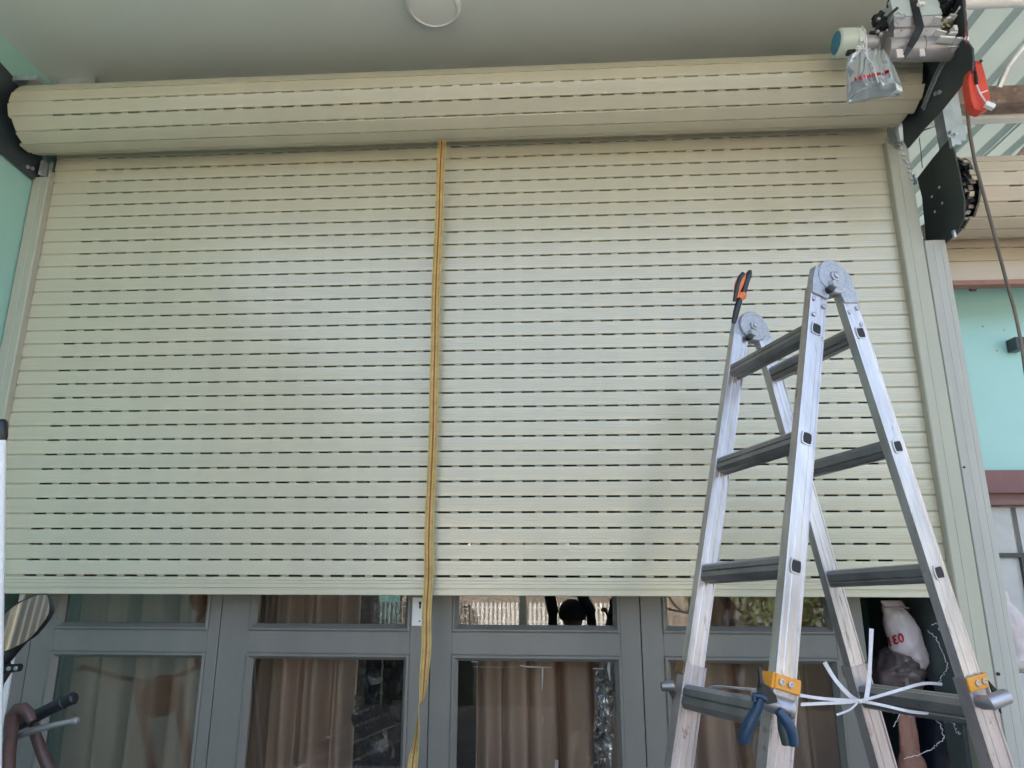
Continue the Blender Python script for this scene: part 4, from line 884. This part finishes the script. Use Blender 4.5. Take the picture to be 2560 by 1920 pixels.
fs = []
for r_ in range(4):
    for j in range(n): fs.append((r_*n+j, r_*n+(j+1) % n, (r_+1)*n+(j+1) % n, (r_+1)*n+j))
fs.append(tuple(range(4*n, 5*n))); mi.add(vs, fs); mh = mi.build('mirror_housing', 'black', bk, smooth=35)
MB().add([tiltp(c+(p-c)*1.0, .0005) for p in om], [tuple(range(n))]).build('mirror_glass', 'mirror', mh, recalc=False)
MB().tube([tiltp(c, .03)+V((.0, 0, -.05)), at(*N5(60, 430), y=by+.02), at(*N5(100, 520), y=by+.01), at(*N5(-60, 800), y=by), at(*N5(-120, 1330), y=by)], [.016, .014, .012, .008, .008], 12).build('mirror_stem', 'black', bk, smooth=True)
MB().tube([at(*N5(60, 520), y=by), at(*N5(235, 500), y=by)], [.013, .011], 12).build('mirror_joint', 'black', bk, smooth=True)
mb = MB()
for p in ((105, 512), (185, 510)): mb.lathe(at(*N5(*p), y=by-.012), -Y_, [(0, .006), (.003, .006), (.004, .003)], 12)
mb.split('bolt', 'steel', bk, smooth=True)
hb = at(*N5(-300, 1420), y=by+.02)
MB().tube([hb, hb+V((-.12, -.02, -.04)), hb+V((-.28, -.02, -.02)), hb+V((-.5, -.05, .02))], .011, 12).build('handlebar', 'steel', bk, smooth=True)
MB().lathe(hb+V((-.1, -.04, -.10)), V((-.2, -1, .1)), [(-.09, .03), (-.06, .07), (0, .088), (.02, .09), (.03, .082), (.045, .05), (.05, .002)], 28).build('headlight', 'olive', bk, smooth=True)
fx = hb.x-.13; yf = -.75
for s_ in (-1, 1): MB().tube([(fx+s_*.09, by-.02, hb.z-.05), (fx+s_*.09, yf-.13, .30)], [.02, .026], 14).build('fork_leg', 'steel', bk, smooth=True)
MB().lathe((fx-.045, yf-.13, .30), X_, [(0, .03), (0.0, .22), (.004, .285), (.03, .30), (.06, .30), (.086, .285), (.09, .22), (.09, .03)], 40).build('front_wheel', 'black', bk, smooth=30)
MB().tube([(fx, yf-.42, .44), (fx, yf-.35, .58), (fx, yf-.13, .66), (fx, yf+.1, .58)], [.05, .065, .07, .05], 12).build('mudguard', 'olive', bk, smooth=True)
# ---- hose over the handlebar
hs = thing('rubber_hose', at(*N5(150, 1000), y=by-.06), 'brown rubber hose looped over the motorbike handlebar', 'hose')
MB().tube([at(*N5(*p), y=by-.075) for p in ((110, 2100), (95, 1660), (100, 1500), (125, 1300), (130, 1180), (150, 1050), (200, 985), (270, 975), (330, 1030), (370, 1120))], [.016, .0165, .017, .016, .018, .019, .017, .016, .014, .012], 14).build('hose_loop', 'hose', hs, smooth=True)
MB().tube([at(*N5(*p), y=by+.03) for p in ((330, 1030), (390, 1150), (410, 1280), (460, 1420), (520, 1560), (580, 1700), (700, 2100))], [.012, .013, .014, .015, .016, .016, .016], 14).build('hose_tail', 'hose', hs, smooth=True)
# ---- leaning pole at the left edge
pt = thing('pole', at(8, 1300, y=-.6), 'white metal pole with black cap at the extreme left edge', 'pole')
a_, b_ = at(5, 1100, y=-.60), at(-8, 1920, y=-.60); dd = (b_-a_); 
MB().tube([a_, a_+dd*(a_.z/(-dd.z))], .0105, 16).build('shaft', 'white', pt, smooth=True)
MB().lathe(a_-dd.normalized()*.062, dd, [(0, .004), (.004, .011), (.012, .014), (.052, .0145), (.064, .0115)], 18).build('cap', 'black', pt, smooth=True)

# ============================================================ STREET SIDE (behind the camera, seen mirrored in the panes)
fy = -6.0
fe = thing('picket_fence', (-.2, fy, 0), 'white picket fence mirrored in the top pane of the third door leaf', 'fence')
PK = MB().poly([(-.016, 0, .74), (.016, 0, .74), (.016, 0, 1.03), (0, 0, 1.045), (-.016, 0, 1.03)], (0, .012, 0)).build('picket', 'white'); pkd = PK.data; bpy.data.objects.remove(PK)
for i in range(58):
    x = -2.4+i*.055
    o = bpy.data.objects.new('picket', pkd); COL.objects.link(o); o.parent = fe; o.location = V((x, fy, 0))-WL[fe.name]
MB().box((-2.5, fy-.03, .80), (.8, fy-.01, .82)).box((-2.5, fy-.03, .97), (.8, fy-.01, .985)).split('rail', 'white', fe)
for x in (-2.5, -.35, .84): MB().box((x-.04, fy-.03, -.14), (x+.04, fy+.06, 1.12)).build('fence_post', 'plate_g', fe)
hs_ = thing('opposite_house', (0, -11, 0), 'cream house across the street, mirrored faintly in the door panes', 'house')
MB().box((-7, -15, 0), (3.0, -11, 2.75)).build('wall', 'plaster', hs_)
MB().box((-7.3, -15.3, 2.75), (3.3, -10.6, 2.87)).build('roof', 'maroon', hs_)
for x in (-5.5, -2.2, .9):
    w_ = MB().box((x-.6, -10.99, .9), (x+.6, -10.94, 2.2)).build('window', 'white', hs_); MB().box((x-.52, -10.935, .98), (x+.52, -10.93, 2.12)).build('pane', 'dark', w_)
MB().box((-3.8, -10.99, 0), (-3.0, -10.93, 2.1)).build('door', 'teal', hs_)
MB().box((-.6, -10.9, .95), (1.9, -10.8, 1.7)).build('sign_board', 'teal', hs_)
MB().box((1.2, -7.6, .9), (1.62, -7.55, 1.25)).build('x', 'signy') .name = 'street_board'
tag(bpy.data.objects['street_board'], 'small yellow board standing in the street opposite', 'board')
MB().box((1.38, -7.62, -.02), (1.43, -7.6, .9)).build('board_pole', 'galv', bpy.data.objects['street_board'])
tr = thing('reflection_tree', (4.2, -8.9, 0), 'dark leafy tree added across the street to darken the pane reflections', 'tree')  # added so the rightmost pane mirrors something dark
MB().tube([(4.2, -8.9, -.02), (4.15, -8.9, .9), (4.3, -8.8, 1.2), (4.2, -8.9, 1.6)], [.16, .13, .11, .06], 12).build('reflection_tree_trunk', 'reflection_tree_bark', tr, smooth=True)
mb = MB(); rt_ = random.Random(3)
for i in range(3600):
    u = V((rt_.gauss(0, 1), rt_.gauss(0, 1), rt_.gauss(0, 1))).normalized()*rt_.uniform(.45, 1)**.6; cc = rt_.choice(((4.2, -8.9, 1.4, 1.1), (3.2, -8.6, 1.0, 1.0), (5.4, -8.7, 1.2, 1.2), (4.6, -9, 1.9, .8)))
    p = V(cc[:3])+u*cc[3]; a = V((rt_.gauss(0, 1), rt_.gauss(0, 1), rt_.gauss(0, 1))).normalized(); b = a.orthogonal().normalized()
    mb.add([p-a*.08, p+b*.045, p+a*.08, p-b*.045], [(0, 1, 2, 3)])
mb.build('reflection_tree_crown', 'leaf', tr, recalc=False)
tag(MB().box((-4.6, fy-.10, -.146), (4.6, fy+.10, .74)).build('low_wall', 'plate_g'), 'dark low wall under the white picket fence across the porch', 'wall')
# photographer
ho = at(1432, 1545, y=2*(DY+.02)+2.62); hx = ho.x; hz = at(1432, 1508, y=2*(DY+.02)+2.62).z-.11   # head centre
pp = thing('person', (hx, -2.66, 0), 'person in dark clothes and cap holding up a phone, mirrored in the pane', 'person')
def skin(name, verts, edges, rad, m, parent, sub=2):
    base = WL[parent.name]; me = bpy.data.meshes.new(name); me.from_pydata([tuple(V(v)-base) for v in verts], edges, []); me.materials.append(M[m])
    o = bpy.data.objects.new(name, me); COL.objects.link(o); o.parent = parent; WL[o.name] = base
    s_ = o.modifiers.new('skin', 'SKIN'); s_.use_smooth_shade = True
    for i, r_ in enumerate(rad): me.skin_vertices[0].data[i].radius = (r_ if isinstance(r_, tuple) else (r_, r_))
    me.skin_vertices[0].data[0].use_root = True
    q_ = o.modifiers.new('sub', 'SUBSURF'); q_.levels = sub; q_.render_levels = sub; return o
def ensure_skin(me):
    pass
sx, py_, sz = hx, -2.70, hz-.26
vv = [(sx, py_-.03, .50), (sx, py_-.01, .68), (sx, py_, sz-.06), (sx, py_, sz+.06), (sx, py_+.01, hz-.08),
      (sx-.10, py_, .46), (sx-.13, py_+.20, .12), (sx-.13, py_-.12, .07), (sx-.13, py_-.30, .04),
      (sx+.10, py_, .46), (sx+.13, py_+.36, .46), (sx+.13, py_+.34, .09), (sx+.13, py_+.46, .04),
      (sx-.16, py_, sz+.02), (sx-.15, py_+.03, sz+.30), (CAM.x-.05, CAM.y-.07, CAM.z-.12),
      (sx+.16, py_, sz+.02), (sx+.14, py_+.03, sz+.30), (CAM.x+.08, CAM.y-.07, CAM.z-.12)]
ed = [(0, 1), (1, 2), (2, 3), (3, 4), (0, 5), (5, 6), (6, 7), (7, 8), (0, 9), (9, 10), (10, 11), (11, 12), (2, 13), (13, 14), (14, 15), (2, 16), (16, 17), (17, 18)]
rad = [.14, .13, .15, .07, .055, .09, .06, .045, .035, .09, .06, .045, .035, .06, .045, .03, .06, .045, .03]
def person_body():
    base = WL[pp.name]; me = bpy.data.meshes.new('body'); bm = bmesh.new(); ly = bm.verts.layers.skin.verify()
    bv = []
    for i, p in enumerate(vv):
        b = bm.verts.new(tuple(V(p)-base)); b[ly].radius = (rad[i], rad[i]*.8); b[ly].use_root = (i == 0); bv.append(b)
    for a, b in ed: bm.edges.new((bv[a], bv[b]))
    bm.to_mesh(me); bm.free(); me.materials.append(M['shirt']); o = bpy.data.objects.new('body', me); COL.objects.link(o); o.parent = pp
    o.modifiers.new('skin', 'SKIN'); s_ = o.modifiers.new('sub', 'SUBSURF'); s_.levels = 2; s_.render_levels = 2
person_body()
hd = MB(); hcc = V((hx, -2.66, hz))
def headfn(u, v):
    a = 2*pi*u; b = pi*(v-.5); r_ = V((cos(b)*cos(a)*.078, cos(b)*sin(a)*.096, sin(b)*.118))
    if r_.z < 0: r_.x *= 1+.9*r_.z*2; r_.y *= 1+.4*r_.z
    p = hcc+r_; d = r_.normalized()
    if d.y > .85 and abs(d.z+.12) < .22 and abs(d.x) < .2: p.y += .018*(1-abs(d.x)/.2)*(1-abs(d.z+.12)/.22)   # nose
    return p
hd.grid(headfn, 32, 22).build('head', 'skin', pp, smooth=True)
fc = MB()
for s_ in (-1, 1): fc.lathe(hcc+V((s_*.030, .083, .012)), Y_, [(0, .011), (.004, .009), (.006, .002)], 10)
fc.tube([hcc+V((-.024, .080, -.058)), hcc+V((0, .088, -.060)), hcc+V((.024, .080, -.058))], .004, 6); fc.build('face_features', 'dark', pp)
MB().lathe(hcc+V((0, 0, .02)), Z_, [(-.03, .100), (.02, .106), (.06, .098), (.095, .07), (.115, .03), (.118, .001)], 32).poly([hcc+V((.085*cos(a), .06+.12*max(0, sin(a)), .022)) for a in [pi*i/10 for i in range(11)]], (0, 0, .006)).build('cap', 'shirt', pp, smooth=35)
for s_ in (-1, 1):
    hp = CAM+V((s_*.065, -.035, -.055)); el = V(vv[14] if s_ < 0 else vv[17])
    MB().tube([el, el.lerp(hp, .6), hp+V((0, -.03, -.02))], [.045, .036, .026], 14).build('sleeve', 'shirt', pp, smooth=True)
    hm = MB().tube([hp+V((0, -.04, -.03)), hp+V((0, -.015, 0)), hp+V((-s_*.006, 0, .03))], [.022, .028, .020], 12)
    for f_ in range(4):
        q0 = hp+V((-s_*.002, .0, .035-.017*f_)); hm.tube([q0, q0+V((-s_*.004, .018, 0)), q0+V((-s_*.022-s_*.002*f_, .022, .002))], [.008, .0075, .006], 8)
    hm.tube([hp+V((0, -.01, -.01)), hp+V((-s_*.03, -.02, .012)), hp+V((-s_*.045, -.016, .018))], [.011, .009, .007], 8)
    hm.build('hand', 'skin', pp, smooth=True)
ph_ = MB().box((-.075, CAM.y-.026, CAM.z-.036), (.075, CAM.y-.018, CAM.z+.036)).build('phone', 'black', loc=(0, CAM.y-.02, CAM.z)); bevel(ph_, .004); tag(ph_, 'black phone held level in both raised hands of the photographer', 'phone')
